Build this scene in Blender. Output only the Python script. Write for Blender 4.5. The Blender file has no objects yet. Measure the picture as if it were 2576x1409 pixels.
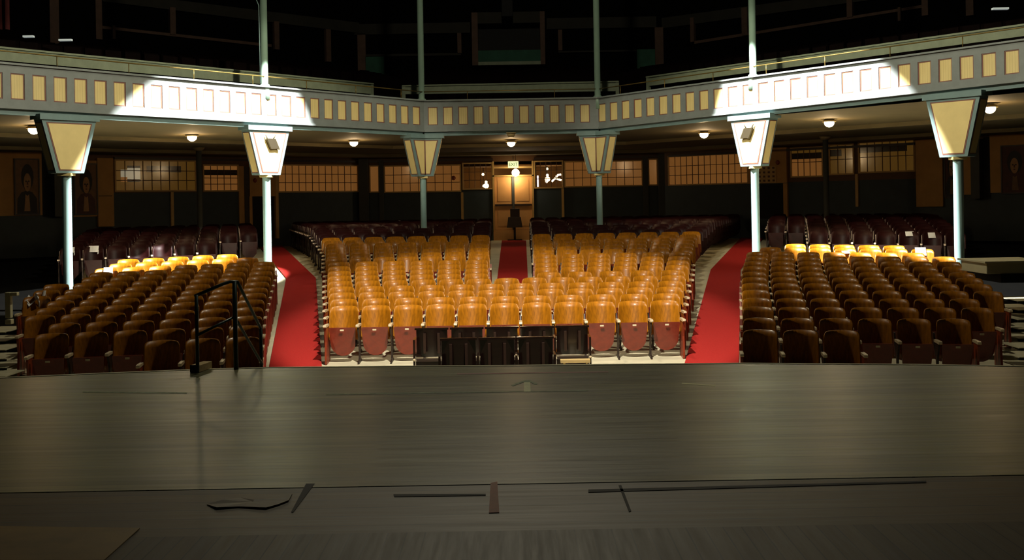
import bpy, math, random
from mathutils import Vector, Matrix
random.seed(7)
S = bpy.context.scene
COL = S.collection
PI = math.pi
# ---------------------------------------------------------------- camera, world, exposure, lights
ZC, F, HX, HY, ROLL = 2.52, 3000.0, 1288.0, 510.0, 0.0175   # eye height above the first centre row, focal length in px
cam_d = bpy.data.cameras.new('camera')
cam_d.sensor_fit = 'HORIZONTAL'; cam_d.sensor_width = 36.0
cam_d.lens = F / 2576.0 * 36.0
cam_d.shift_y = -(1409 / 2 - HY) / 2576.0
cam_d.clip_end = 200
cam = bpy.data.objects.new('camera', cam_d); COL.objects.link(cam)
cam.location = (0, 0, ZC); cam.rotation_euler = (PI / 2, ROLL, 0)
S.camera = cam
S.view_settings.view_transform = 'Standard'
S.view_settings.look = 'None'
S.view_settings.gamma = 1.0
S.view_settings.use_curve_mapping = False
S.view_settings.exposure = 0.0
w = bpy.data.worlds.new('world'); S.world = w; w.use_nodes = True
w.node_tree.nodes['Background'].inputs[0].default_value = (0.02, 0.022, 0.02, 1)
w.node_tree.nodes['Background'].inputs[1].default_value = 0.12


def light(name, kind, loc, target, power, color, **kw):
    d = bpy.data.lights.new(name, kind); d.energy = power; d.color = color
    for k, v in kw.items(): setattr(d, k, v)
    o = bpy.data.objects.new(name, d); COL.objects.link(o); o.location = loc
    if target is not None:
        o.rotation_euler = (Vector(target) - Vector(loc)).to_track_quat('-Z', 'Y').to_euler()
    return o


R = math.radians
# two spots hung high over the house, aimed at the balcony front
for lx, tg in ((.83, (-6.95, 27.7, 3.28)), (-.55, (7.2, 27.45, 3.35))):
    sp = light('spot_light', 'SPOT', (lx, 24.5, 13.0), tg, 58000, (1, .98, .95), spot_size=R(19.5), spot_blend=.07, shadow_soft_size=.10)
    sp.scale = (1.58, 1, 1)
# house flood over the centre seats, shuttered in from the sides
fl = light('flood_light', 'SPOT', (0, 13.8, 8.0), (0, 20.5, 0.0), 5400, (1, .92, .78), spot_size=R(54), spot_blend=.25, shadow_soft_size=.12)
fl.scale = (.86, 1, 1)
# unseen fill lamp added over the middle of the hall for base light
light('fill_light', 'POINT', (0, 21.2, 12.2), None, 1450, (1, .90, .66), shadow_soft_size=.25)
# two unseen spots added for the balcony wings, cones flattened to miss the floor
for lx, tg in ((2.6, (-8.1, 27.4, 4.1)), (-2.4, (8.2, 27.2, 4.2))):
    wl = light('wing_fill_light', 'SPOT', (lx, 17.5, 9.3), tg, 4000, (1, .91, .68), spot_size=R(24), spot_blend=.35, shadow_soft_size=.15)
    wl.scale = (3.1, 1, 1)
sl = light('stage_fill_light', 'SPOT', (-.4, 12.2, 8.5), (-.5, 9.4, 1.0), 150, (.95, 1, .74), spot_size=R(50), spot_blend=.8, shadow_soft_size=.5)  # unseen spot added to brighten the stage boards near the lip
sl.scale = (1.7, 1, 1)


# ---------------------------------------------------------------- pixels to places
def uv(px, py):
    dx, dy = px - HX, py - HY
    c, s = math.cos(ROLL), math.sin(ROLL)
    return dx * c - dy * s, dx * s + dy * c


def at(px, py, Y):
    u, v = uv(px, py)
    return Vector((Y * u / F, Y, ZC - Y * v / F))


def floor_z(y):
    if y < 19.1: return 0.05 * (y - 19.1)
    return 0.072 * (min(y, 34.0) - 19.1)


def on_floor(px, py, h=0.0):
    u, v = uv(px, py)
    lo, hi = 8.0, 60.0
    for _ in range(60):
        m = (lo + hi) / 2
        if ZC - m * v / F > floor_z(m) + h: lo = m
        else: hi = m
    return Vector((lo * u / F, lo, floor_z(lo)))


ZS = ZC - 1.55


def on_stage(px, py):
    u, v = uv(px, py)
    Y = 1.55 * F / v
    return Vector((Y * u / F, Y, ZS))


class Plane:      # an upright wall plane: origin, direction along it, normal into the room
    def __init__(s, p, d):
        s.p = Vector((p[0], p[1], 0)); s.t = Vector((d[0], d[1], 0)).normalized()
        s.n = Vector((s.t.y, -s.t.x, 0))
        if s.n.y > 0: s.n = -s.n
    def hit(s, px, py, off=0.0):
        u, v = uv(px, py)
        k = Vector((u / F, 1, 0))
        Y = (s.p + s.n * off).dot(s.n) / k.dot(s.n)
        P = Vector((Y * u / F, Y, 0))
        return (P - s.p).dot(s.t), ZC - Y * v / F
    def pt(s, a, d, z): return s.p + s.t * a + s.n * d + Vector((0, 0, z))


# ---------------------------------------------------------------- materials
def lin(r, g, b):
    f = lambda c: (c / 255 / 12.92) if c / 255 <= .04045 else ((c / 255 + .055) / 1.055) ** 2.4
    return (f(r), f(g), f(b), 1)


def mat(name, col, rough=.6, var=.15, scale=6.0, spec=.5, metal=0.0, coat=0.0, col2=None, bump=0.0, stretch=None, emit=None, estr=0.0, coords='Object'):
    m = bpy.data.materials.new(name); m.use_nodes = True
    nt = m.node_tree; b = nt.nodes['Principled BSDF']
    b.inputs['Roughness'].default_value = rough
    b.inputs['Metallic'].default_value = metal
    b.inputs['Specular IOR Level'].default_value = spec
    b.inputs['Coat Weight'].default_value = coat
    b.inputs['Coat Roughness'].default_value = .15
    tc = nt.nodes.new('ShaderNodeTexCoord'); mp = nt.nodes.new('ShaderNodeMapping')
    nt.links.new(tc.outputs[coords], mp.inputs[0])
    if stretch: mp.inputs['Scale'].default_value = stretch
    n = nt.nodes.new('ShaderNodeTexNoise'); n.inputs['Scale'].default_value = scale
    n.inputs['Detail'].default_value = 5; n.inputs['Roughness'].default_value = .6
    nt.links.new(mp.outputs[0], n.inputs['Vector'])
    r = nt.nodes.new('ShaderNodeValToRGB')
    a = [max(0, c * (1 - var)) for c in col[:3]] + [1]
    z = [min(1, c * (1 + var)) for c in col[:3]] + [1] if col2 is None else col2
    r.color_ramp.elements[0].position = .3; r.color_ramp.elements[1].position = .7
    r.color_ramp.elements[0].color = a; r.color_ramp.elements[1].color = z
    nt.links.new(n.outputs[0], r.inputs[0]); nt.links.new(r.outputs[0], b.inputs['Base Color'])
    if bump:
        bp = nt.nodes.new('ShaderNodeBump'); bp.inputs['Strength'].default_value = bump; bp.inputs['Distance'].default_value = .01
        nt.links.new(n.outputs[0], bp.inputs['Height']); nt.links.new(bp.outputs[0], b.inputs['Normal'])
    if emit is not None:
        b.inputs['Emission Color'].default_value = emit; b.inputs['Emission Strength'].default_value = estr
    return m


def board_mat(name, col, col2, width, axis, rough=.5, gap=.06, gapcol=(.004, .004, .003, 1), var=1.0):
    """Boards of a given width: per-board tone, grain and dark joints. axis 0: boards run along x, 1: along y, 2: upright beads across x."""
    m = bpy.data.materials.new(name); m.use_nodes = True
    nt = m.node_tree; L = nt.links; b = nt.nodes['Principled BSDF']; b.inputs['Roughness'].default_value = rough; b.inputs['Specular IOR Level'].default_value = .5
    tc = nt.nodes.new('ShaderNodeTexCoord'); sp = nt.nodes.new('ShaderNodeSeparateXYZ'); L.new(tc.outputs['Object'], sp.inputs[0])
    across = sp.outputs['Y'] if axis == 0 else sp.outputs['X']
    mu = nt.nodes.new('ShaderNodeMath'); mu.operation = 'DIVIDE'; mu.inputs[1].default_value = width; L.new(across, mu.inputs[0])
    fl = nt.nodes.new('ShaderNodeMath'); fl.operation = 'FLOOR'; L.new(mu.outputs[0], fl.inputs[0])
    fr = nt.nodes.new('ShaderNodeMath'); fr.operation = 'FRACT'; L.new(mu.outputs[0], fr.inputs[0])
    wn = nt.nodes.new('ShaderNodeTexWhiteNoise'); wn.noise_dimensions = '1D'; L.new(fl.outputs[0], wn.inputs['W'])
    mp = nt.nodes.new('ShaderNodeMapping'); L.new(tc.outputs['Object'], mp.inputs[0])
    mp.inputs['Scale'].default_value = (.7, 14, 1) if axis == 0 else (14, .7, 1) if axis == 1 else (8, 1, 1)
    ns = nt.nodes.new('ShaderNodeTexNoise'); ns.inputs['Scale'].default_value = 1.6; ns.inputs['Detail'].default_value = 8; ns.inputs['Roughness'].default_value = .7
    L.new(mp.outputs[0], ns.inputs['Vector'])
    n2 = nt.nodes.new('ShaderNodeTexNoise'); n2.inputs['Scale'].default_value = .55; n2.inputs['Detail'].default_value = 4; L.new(tc.outputs['Object'], n2.inputs['Vector'])
    ad = nt.nodes.new('ShaderNodeMath'); ad.operation = 'MULTIPLY_ADD'; ad.inputs[1].default_value = .35 * var; L.new(wn.outputs['Value'], ad.inputs[0])
    ad2 = nt.nodes.new('ShaderNodeMath'); ad2.operation = 'MULTIPLY_ADD'; ad2.inputs[1].default_value = .8; L.new(ns.outputs[0], ad2.inputs[0])
    ad3 = nt.nodes.new('ShaderNodeMath'); ad3.operation = 'MULTIPLY_ADD'; ad3.inputs[1].default_value = 1.0; ad3.inputs[2].default_value = -.62; L.new(n2.outputs[0], ad3.inputs[0])
    L.new(ad3.outputs[0], ad2.inputs[2]); L.new(ad2.outputs[0], ad.inputs[2])
    rp = nt.nodes.new('ShaderNodeValToRGB'); rp.color_ramp.elements[0].color = col; rp.color_ramp.elements[1].color = col2
    rp.color_ramp.elements[0].position = .1; rp.color_ramp.elements[1].position = .85
    L.new(ad.outputs[0], rp.inputs[0])
    lt = nt.nodes.new('ShaderNodeMath'); lt.operation = 'LESS_THAN'; lt.inputs[1].default_value = gap; L.new(fr.outputs[0], lt.inputs[0])
    mx = nt.nodes.new('ShaderNodeMix'); mx.data_type = 'RGBA'
    L.new(lt.outputs[0], mx.inputs[0]); L.new(rp.outputs[0], mx.inputs[6]); mx.inputs[7].default_value = gapcol
    L.new(mx.outputs[2], b.inputs['Base Color'])
    ro = nt.nodes.new('ShaderNodeMath'); ro.operation = 'MULTIPLY_ADD'; ro.inputs[1].default_value = .35; ro.inputs[2].default_value = rough - .15
    L.new(ns.outputs[0], ro.inputs[0]); L.new(ro.outputs[0], b.inputs['Roughness'])
    bp = nt.nodes.new('ShaderNodeBump'); bp.inputs['Strength'].default_value = .12; bp.inputs['Distance'].default_value = .004
    L.new(ns.outputs[0], bp.inputs['Height']); L.new(bp.outputs[0], b.inputs['Normal'])
    return m


M = {}
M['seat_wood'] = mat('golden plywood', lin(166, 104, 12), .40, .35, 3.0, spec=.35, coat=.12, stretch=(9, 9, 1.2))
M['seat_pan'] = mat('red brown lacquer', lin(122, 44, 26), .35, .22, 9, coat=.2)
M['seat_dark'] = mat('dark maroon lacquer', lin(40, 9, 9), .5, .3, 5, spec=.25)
M['arm_glint'] = mat('armrest paled for glints', lin(196, 178, 160), .22, .2, 10, coat=.4)  # lightened so that glints show among the dark seats
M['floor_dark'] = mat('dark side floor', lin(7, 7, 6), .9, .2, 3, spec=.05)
M['iron'] = mat('dark iron', lin(40, 26, 16), .5, .2, 12)
M['arm'] = mat('worn pale armrest', lin(205, 186, 150), .4, .2, 14)
M['end_red'] = mat('red brown end panel', lin(132, 52, 26), .4, .2, 6)
M['plate'] = mat('number plate', lin(226, 214, 180), .5, .05, 20)
M['carpet'] = mat('red carpet', lin(172, 46, 42), .95, .16, 60, spec=.05, bump=.3)
M['floor'] = mat('cream painted floor', lin(205, 198, 168), .6, .12, 2.5)
M['step'] = mat('worn step paint', lin(196, 190, 158), .7, .2, 3)
M['black'] = mat('dark recess', lin(12, 11, 9), .8, .2, 4)
M['teal'] = mat('blue grey trim paint', lin(112, 138, 138), .45, .08, 5)
M['frame'] = mat('blue grey balcony paint', lin(118, 126, 124), .5, .1, 4)
M['brown_line'] = mat('red brown lining', lin(120, 78, 66), .55, .1, 8)
M['cream'] = mat('cream panel paint', lin(226, 206, 140), .5, .06, 3)
M['bead'] = board_mat('cream beadboard', lin(208, 188, 124), lin(232, 214, 150), .055, 2, .5, .07, lin(168, 146, 90), .5)
M['pole'] = mat('dull green enamel', lin(138, 166, 148), .4, .06, 4)
M['column'] = mat('pale blue column enamel', lin(150, 184, 182), .35, .06, 4, coat=.2)
M['soffit'] = mat('soffit plaster', lin(104, 92, 60), .8, .1, 1.5)
M['dado'] = mat('dark blue green wall', lin(46, 58, 62), .6, .15, 2.5)
M['tan'] = mat('tan plaster', lin(186, 140, 78), .75, .12, 2)
M['tan_frame'] = mat('tan window frame', lin(196, 158, 92), .5, .08, 6)
M['pier'] = mat('dark slate pier', lin(60, 62, 58), .6, .12, 3)
M['muntin'] = mat('brown muntin', lin(92, 58, 24), .6, .1, 8)
M['door'] = mat('tan painted door', lin(214, 160, 96), .45, .06, 2.5)
M['dark_brown'] = mat('dark brown wood', lin(46, 28, 18), .45, .2, 6)
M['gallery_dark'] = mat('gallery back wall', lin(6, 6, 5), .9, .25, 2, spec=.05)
M['gallery_brown'] = mat('gallery brown post', lin(84, 62, 50), .8, .2, 4)
M['gallery_beam'] = mat('gallery beam', lin(36, 34, 26), .85, .25, 2)
M['gallery_green'] = mat('gallery green panel', lin(34, 80, 62), .8, .2, 3)
M['parapet'] = mat('grey green parapet', lin(128, 138, 114), .7, .12, 5)
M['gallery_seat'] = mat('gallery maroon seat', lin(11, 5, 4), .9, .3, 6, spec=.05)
M['bench'] = mat('black brown bench lacquer', lin(26, 13, 9), .25, .3, 4, coat=.5, stretch=(2, 2, 14))
M['rail'] = mat('dark green steel', lin(48, 62, 60), .35, .15, 10, metal=.4)
M['brass'] = mat('dull brass pipe', lin(120, 100, 50), .4, .15, 10, metal=.6)
M['lamp_cap'] = mat('lamp fitting', lin(190, 170, 120), .4, .1, 8)
M['paper'] = mat('white paper', lin(245, 244, 240), .8, .03, 10)
M['olive'] = mat('olive shadow tone', lin(46, 38, 16), .6, .08, 8)  # tone of shaded cream panel, put into the colour
M['white_box'] = mat('pale painted box', lin(214, 208, 170), .6, .06, 3)
M['timber'] = mat('raw timber', lin(176, 150, 96), .7, .15, 5, stretch=(2, 12, 12))
M['exit_green'] = mat('green sign letters', lin(30, 120, 60), .5, .05, 5)


def emis(name, col, strength):
    m = mat(name, col, .4, .02, 4, emit=col, estr=strength)
    return m


M['globe'] = emis('warm globe', (1.0, .80, .55, 1), 14)
M['globe_small'] = emis('lobby globe', (1.0, .88, .68, 1), 9)
M['exit_face'] = emis('lit sign face', (.78, .86, .42, 1), 1.3)
M['tube'] = emis('cool lit tube', (.80, .72, 1.0, 1), 3)
M['lobby'] = mat('lobby wall', lin(150, 106, 52), .8, .12, 1.2)


def pane_mat(name, col, estr, rough=.12):
    m = mat(name, col, rough, .12, 1.4, emit=col, estr=estr)
    return m


M['pane_warm'] = pane_mat('glass over lit tan blind', lin(158, 104, 50), .34)
M['pane_dim'] = pane_mat('glass over dim tan room', lin(124, 88, 32), .22)
M['pane_dark'] = pane_mat('glass over dark room', lin(40, 28, 12), .06)
M['pane_white'] = pane_mat('glass over pale sheet', lin(200, 190, 160), .30)
gm = bpy.data.materials.new('clear glass'); gm.use_nodes = True
gb = gm.node_tree.nodes['Principled BSDF']; gb.inputs['Transmission Weight'].default_value = 1; gb.inputs['Roughness'].default_value = .02
gb.inputs['IOR'].default_value = 1.1; gb.inputs['Base Color'].default_value = (.9, .85, .7, 1)
M['glass'] = gm
M['stage_front'] = board_mat('stage boards across', lin(44, 45, 28), lin(108, 106, 66), .085, 0, .36, .06)
M['stage_mid'] = board_mat('worn brown stage boards', lin(42, 30, 11), lin(84, 64, 28), .17, 0, .5, .04)
M['stage_rear'] = board_mat('stage boards lengthwise', lin(30, 23, 9), lin(66, 52, 24), .0878, 1, .55, .075)
M['ochre'] = mat('ochre painted sheet', lin(122, 96, 42), .6, .25, 3)


# ---------------------------------------------------------------- mesh helpers
class MB:
    def __init__(s): s.v = []; s.f = []; s.smooth = []
    def add(s, vs, fs, smooth=False):
        o = len(s.v); s.v += [tuple(x) for x in vs]; s.f += [tuple(i + o for i in f) for f in fs]; s.smooth += [smooth] * len(fs); return s
    def box(s, x0, x1, y0, y1, z0, z1):
        vs = [(x, y, z) for z in (z0, z1) for y in (y0, y1) for x in (x0, x1)]
        return s.add(vs, [(0, 2, 3, 1), (4, 5, 7, 6), (0, 1, 5, 4), (2, 6, 7, 3), (0, 4, 6, 2), (1, 3, 7, 5)])
    def wbox(s, pl, a0, a1, z0, z1, d0, d1):
        vs = [pl.pt(a, d, z) for z in (z0, z1) for d in (d0, d1) for a in (a0, a1)]
        return s.add(vs, [(0, 2, 3, 1), (4, 5, 7, 6), (0, 1, 5, 4), (2, 6, 7, 3), (0, 4, 6, 2), (1, 3, 7, 5)])
    def prism(s, ring0, ring1, smooth=False):
        n = len(ring0)
        fs = [(i, (i + 1) % n, n + (i + 1) % n, n + i) for i in range(n)]
        return s.add(list(ring0) + list(ring1), fs + [tuple(range(n - 1, -1, -1)), tuple(range(n, 2 * n))], smooth)
    def tube(s, pts, r, n=10, r1=None):
        pts = [Vector(p) for p in pts]; rings = []
        for i, p in enumerate(pts):
            d = (pts[min(i + 1, len(pts) - 1)] - pts[max(i - 1, 0)]).normalized()
            a = d.orthogonal().normalized() if i == 0 else (rings_a - d * rings_a.dot(d)).normalized()
            rings_a = a; b = d.cross(a)
            rr = r if r1 is None else r + (r1 - r) * i / (len(pts) - 1)
            rings.append([p + (a * math.cos(2 * PI * k / n) + b * math.sin(2 * PI * k / n)) * rr for k in range(n)])
        vs = [q for ring in rings for q in ring]; m = len(rings)
        fs = [(i * n + k, i * n + (k + 1) % n, (i + 1) * n + (k + 1) % n, (i + 1) * n + k) for i in range(m - 1) for k in range(n)]
        s.add(vs, fs, True)
        o = len(s.v) - len(vs)
        s.f += [tuple(o + k for k in range(n - 1, -1, -1)), tuple(o + (m - 1) * n + k for k in range(n))]; s.smooth += [False, False]
        return s
    def lathe(s, prof, c=(0, 0, 0), n=20):
        vs = [(c[0] + r * math.cos(2 * PI * k / n), c[1] + r * math.sin(2 * PI * k / n), c[2] + z) for r, z in prof for k in range(n)]
        m = len(prof)
        fs = [(i * n + k, i * n + (k + 1) % n, (i + 1) * n + (k + 1) % n, (i + 1) * n + k) for i in range(m - 1) for k in range(n)]
        return s.add(vs, fs + [tuple(range(n - 1, -1, -1)), tuple((m - 1) * n + k for k in range(n))], True)
    def mesh(s, name, m):
        me = bpy.data.meshes.new(name); me.from_pydata(s.v, [], s.f)
        me.materials.append(m); me.polygons.foreach_set('use_smooth', s.smooth); me.update(); return me
    def build(s, name, m, parent=None, mod=None):
        o = bpy.data.objects.new(name, s.mesh(name, m)); COL.objects.link(o)
        if parent is not None: o.parent = parent
        if mod:
            b = o.modifiers.new('bevel', 'BEVEL'); b.width = mod; b.segments = 2; b.limit_method = 'ANGLE'
        return o


def empty(name, loc=(0, 0, 0), rz=0.0):
    o = bpy.data.objects.new(name, None); COL.objects.link(o); o.location = loc; o.rotation_euler = (0, 0, rz); o.empty_display_size = .1
    return o


def tag(o, label=None, cat=None, group=None, kind=None):
    if label: o['label'] = label
    if cat: o['category'] = cat
    if group: o['group'] = group
    if kind: o['kind'] = kind
    return o


def struct(o): o['kind'] = 'structure'; return o


ORD = 'zero first second third fourth fifth sixth seventh eighth ninth tenth eleventh twelfth thirteenth fourteenth fifteenth sixteenth seventeenth eighteenth'.split()

# ---------------------------------------------------------------- floor of the house
XF = [-16, 16]
ys = [10.0, 19.1, 34.0, 48.0]
b = MB()
for i in range(3):
    y0, y1 = ys[i], ys[i + 1]
    b.add([(-18, y0, floor_z(y0)), (18, y0, floor_z(y0)), (18, y1, floor_z(y1)), (-18, y1, floor_z(y1))], [(0, 1, 2, 3)])
struct(b.build('floor', M['floor']))

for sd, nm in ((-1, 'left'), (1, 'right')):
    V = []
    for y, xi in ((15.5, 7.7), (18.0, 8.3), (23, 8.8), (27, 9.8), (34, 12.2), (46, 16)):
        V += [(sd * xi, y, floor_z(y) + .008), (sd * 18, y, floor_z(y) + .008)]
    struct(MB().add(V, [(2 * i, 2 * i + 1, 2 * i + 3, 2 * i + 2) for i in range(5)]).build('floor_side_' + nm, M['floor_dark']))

# stage: edge measured along its lip
EDGE = [(-260, 962), (0, 950), (250, 939), (500, 929), (680, 924), (1000, 921), (1288, 919), (1600, 916), (1860, 913.5), (2300, 916.5), (2576, 921), (2840, 927)]
edge = [on_stage(*p) for p in EDGE]
YA, YB = on_stage(1288, 1335).y, on_stage(1288, 1217).y
b = MB()
n = len(edge)
b.add([(p.x, YB, ZS) for p in edge] + edge + [(p.x, p.y, ZS - 1.6) for p in edge],
      [(i, i + 1, n + i + 1, n + i) for i in range(n - 1)] + [(n + i, n + i + 1, 2 * n + i + 1, 2 * n + i) for i in range(n - 1)])
struct(b.build('floor_stage_front', M['stage_front']))
b = MB().box(-7, 7, YA + .006, YB - .012, ZS - .06, ZS - .002)
struct(b.build('floor_stage_middle', M['stage_mid']))
b = MB().box(-7, 7, 1.5, YA, ZS - .06, ZS)
struct(b.build('floor_stage_rear', M['stage_rear']))
b = MB()
lip = [(p - Vector((0, .05, 0)), p) for p in edge]
b.add([q + Vector((0, 0, .004)) for pr in lip for q in pr], [(2 * i, 2 * i + 2, 2 * i + 3, 2 * i + 1) for i in range(n - 1)])
struct(b.build('trim_1', M['step']))


def flat(name, pts, m, h, label, cat, group=None):
    """A thin piece lying on the stage, outline given as measured points."""
    P = [on_stage(*p) for p in pts]
    # keep a counter-clockwise outline
    area = sum(P[i].x * P[(i + 1) % len(P)].y - P[(i + 1) % len(P)].x * P[i].y for i in range(len(P)))
    if area < 0: P.reverse()
    o = MB().prism([p + Vector((0, 0, .0005)) for p in P], [p + Vector((0, 0, h)) for p in P]).build(name, m)
    return tag(o, label, cat, group)


M['tape_red'] = mat('faded red tape', lin(132, 70, 40), .7, .2, 12)
M['tape_white'] = mat('dirty white tape', lin(190, 188, 150), .7, .15, 12)
M['tape_pink'] = mat('faded pink tape', lin(130, 88, 82), .7, .2, 9)
M['chalk'] = mat('scuffed pale tape', lin(122, 130, 108), .8, .35, 18)
flat('painted_sheet', [(-40, 1326), (352, 1331), (262, 1412), (-40, 1412)], M['ochre'], .006, 'ochre painted sheet lying in the near corner of the stage', 'board')
flat('tape_strip', [(1234, 1216), (1251, 1212), (1256, 1290), (1230, 1291)], M['tape_red'], .002, 'short faded red tape strip across the dark stage joint', 'tape')
flat('tape_strip', [(1318, 962), (1334, 962), (1335, 986), (1318, 986)], M['tape_white'], .002, 'small upright white tape mark near the stage lip', 'tape')
flat('tape_strip', [(1318, 962), (1290, 972), (1286, 969), (1318, 957), (1334, 957), (1352, 966), (1348, 969), (1334, 962)], M['chalk'], .002, 'pale arrowhead of worn tape above the small white mark', 'tape')
flat('tape_strip', [(820, 991), (1480, 982), (1480, 984), (820, 994)], M['chalk'], .0015, 'long pale tape line across the stage behind the lip', 'tape')
flat('tape_strip', [(208, 984.5), (470, 988), (470, 991), (208, 987.5)], M['chalk'], .0015, 'pale tape line on the stage near the wooden block', 'tape')
flat('tape_strip', [(1716, 963.5), (1800, 969), (1798, 972), (1714, 966)], M['tape_white'], .0015, 'short slanted pale tape line in front of the red aisle', 'tape')
flat('tape_strip', [(1150, 939.5), (1530, 934.5), (1530, 937), (1150, 942.5)], M['tape_pink'], .0015, 'faded pink tape line just behind the stage lip', 'tape')
for pts, lab in (([(770, 1217), (792, 1217), (738, 1289), (732, 1289)], 'narrow dark slot across the brown boards near the peeled veneer'),
                 ([(1556, 1221), (1563, 1221), (1588, 1286), (1582, 1288)], 'narrow dark slot across the brown boards near the red tape'),
                 ([(1480, 1232), (2330, 1210), (2330, 1214), (1480, 1239)], 'long dark gap along the brown boards of the stage')):
    flat('floor_slot', pts, M['black'], .0012, lab, 'slot')
flat('floor_slot', [(990, 1244), (1222, 1243), (1222, 1247), (992, 1250)], M['black'], .0012, 'short dark gap between the trap boards beside the red tape', 'slot')
# peeled veneer patch
P = [on_stage(*p) for p in ((520, 1270), (560, 1262), (605, 1254), (640, 1262), (690, 1256), (735, 1246), (726, 1262), (700, 1272), (670, 1281), (600, 1277), (545, 1281))]
b = MB()
top = [p + Vector((0, 0, .003 + .007 * abs(math.sin(i * 1.7)))) for i, p in enumerate(P)]
c = sum(top, Vector()) / len(top)
b.add([p + Vector((0, 0, .0008)) for p in P] + top + [Vector((c.x, c.y, ZS + .006))], [(i, (i + 1) % 11, 11 + (i + 1) % 11, 11 + i) for i in range(11)] + [(11 + i, 11 + (i + 1) % 11, 22) for i in range(11)])
tag(b.build('peeled_veneer', M['stage_mid']), 'curled patch of peeled veneer on the near stage boards', 'veneer')

# ---------------------------------------------------------------- back wall under the balcony
PC = Plane((0, 46), (1, 0))
PL = Plane((-5.87, 46), (-1, -1))
PR = Plane((5.63, 46), (1, -1))
ZD, ZW, ZT = 3.07, 4.12, 4.75          # dado top, window top, wall top
LW = 15.5


def span(pl, x0, y0, x1, y1):
    xm, ym = (x0 + x1) / 2, (y0 + y1) / 2
    a0, _ = pl.hit(x0, ym); a1, _ = pl.hit(x1, ym)
    _, z1 = pl.hit(xm, y0); _, z0 = pl.hit(xm, y1)
    return min(a0, a1), max(a0, a1), z0, z1


d0 = PC.hit(1240, 500)[0]; d1 = PC.hit(1343, 500)[0]
wl0, wl1 = PC.hit(1166, 450)[0], PC.hit(1236, 450)[0]
wr0, wr1 = PC.hit(1349, 450)[0], PC.hit(1414, 450)[0]
b = MB()
b.wbox(PC, -6.0, d0, 1.0, ZD, -.2, 0).wbox(PC, d1, 6.0, 1.0, ZD, -.2, 0)
struct(b.build('wall_back_dado', M['dado']))
b = MB()
b.wbox(PC, -6.0, wl0, ZD, ZW, -.2, 0).wbox(PC, wl1, d0, ZD, ZW, -.2, 0).wbox(PC, d1, wr0, ZD, ZW, -.2, 0).wbox(PC, wr1, 6.0, ZD, ZW, -.2, 0)
b.wbox(PC, -6.0, 6.0, ZW, ZT, -.2, 0)
struct(b.build('wall_back', M['muntin']))
for pl, nm in ((PL, 'left'), (PR, 'right')):
    struct(MB().wbox(pl, -.1, LW, 1.0, ZD, -.2, 0).build('wall_%s_dado' % nm, M['dado']))
    struct(MB().wbox(pl, -.1, LW, ZD, ZT, -.2, 0).build('wall_%s' % nm, M['muntin']))
# lobby seen through the clear windows and over the doors
struct(MB().box(-3.2, 3.2, 48.6, 48.7, 1, ZT).box(-3.2, 3.2, 46.25, 48.6, 3.95, 4.0).build('wall_lobby', M['lobby']))
wi = 0


def window(pl, x0, y0, x1, y1, cols, rows, pane='pane_warm', frame=.05, sections=None, clear=False):
    """One glazed window: frame, pane(s), muntin grid, as parts of window_n. sections: list of (from, to, material) across 0..1, dark upper bands etc."""
    global wi
    wi += 1
    a0, a1, z0, z1 = span(pl, x0, y0, x1, y1)
    root = struct(empty('window_%d' % wi, pl.pt((a0 + a1) / 2, 0, z0)))
    inv = root.location
    def put(mb, name, m):
        mb.v = [tuple(Vector(v) - inv) for v in mb.v]
        return mb.build(name, m, root)
    f = frame
    fb = MB().wbox(pl, a0, a0 + f, z0, z1, .001, .05).wbox(pl, a1 - f, a1, z0, z1, .001, .05).wbox(pl, a0 + f, a1 - f, z0, z0 + f, .001, .05).wbox(pl, a0 + f, a1 - f, z1 - f, z1, .001, .05)
    put(fb, 'window_frame', M['tan_frame'])
    if clear:
        put(MB().wbox(pl, a0 + f, a1 - f, z0 + f, z1 - f, -.09, -.085), 'pane', M['glass'])
    else:
        for (s0, s1, t0, t1, m) in (sections or [(0, 1, 0, 1, pane)]):
            A0, A1 = a0 + f + (a1 - a0 - 2 * f) * s0, a0 + f + (a1 - a0 - 2 * f) * s1
            B0, B1 = z0 + f + (z1 - z0 - 2 * f) * t0, z0 + f + (z1 - z0 - 2 * f) * t1
            put(MB().wbox(pl, A0, A1, B0, B1, .001, .012), 'pane', M[m])
    g = MB()
    for i in range(1, cols):
        a = a0 + f + (a1 - a0 - 2 * f) * i / cols
        g.wbox(pl, a - .011, a + .011, z0 + f, z1 - f, .012 if not clear else -.08, .028)
    for j in range(1, rows):
        z = z0 + f + (z1 - z0 - 2 * f) * j / rows
        g.wbox(pl, a0 + f, a1 - f, z - .011, z + .011, .012 if not clear else -.08, .026)
    if g.v: put(g, 'muntin_grid', M['muntin'])
    return root


# centre wall, from the house aisle outwards
window(PC, 929, 416, 955, 485, 1, 1)
window(PC, 966, 415, 1160, 484, 9, 3)
window(PC, 1163, 409, 1240, 477, 5, 3, clear=True)
window(PC, 1343, 404, 1417, 474, 5, 3, clear=True)
window(PC, 1419, 404, 1617, 470, 9, 3)
window(PC, 1630, 399, 1655, 467, 1, 1)
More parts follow.
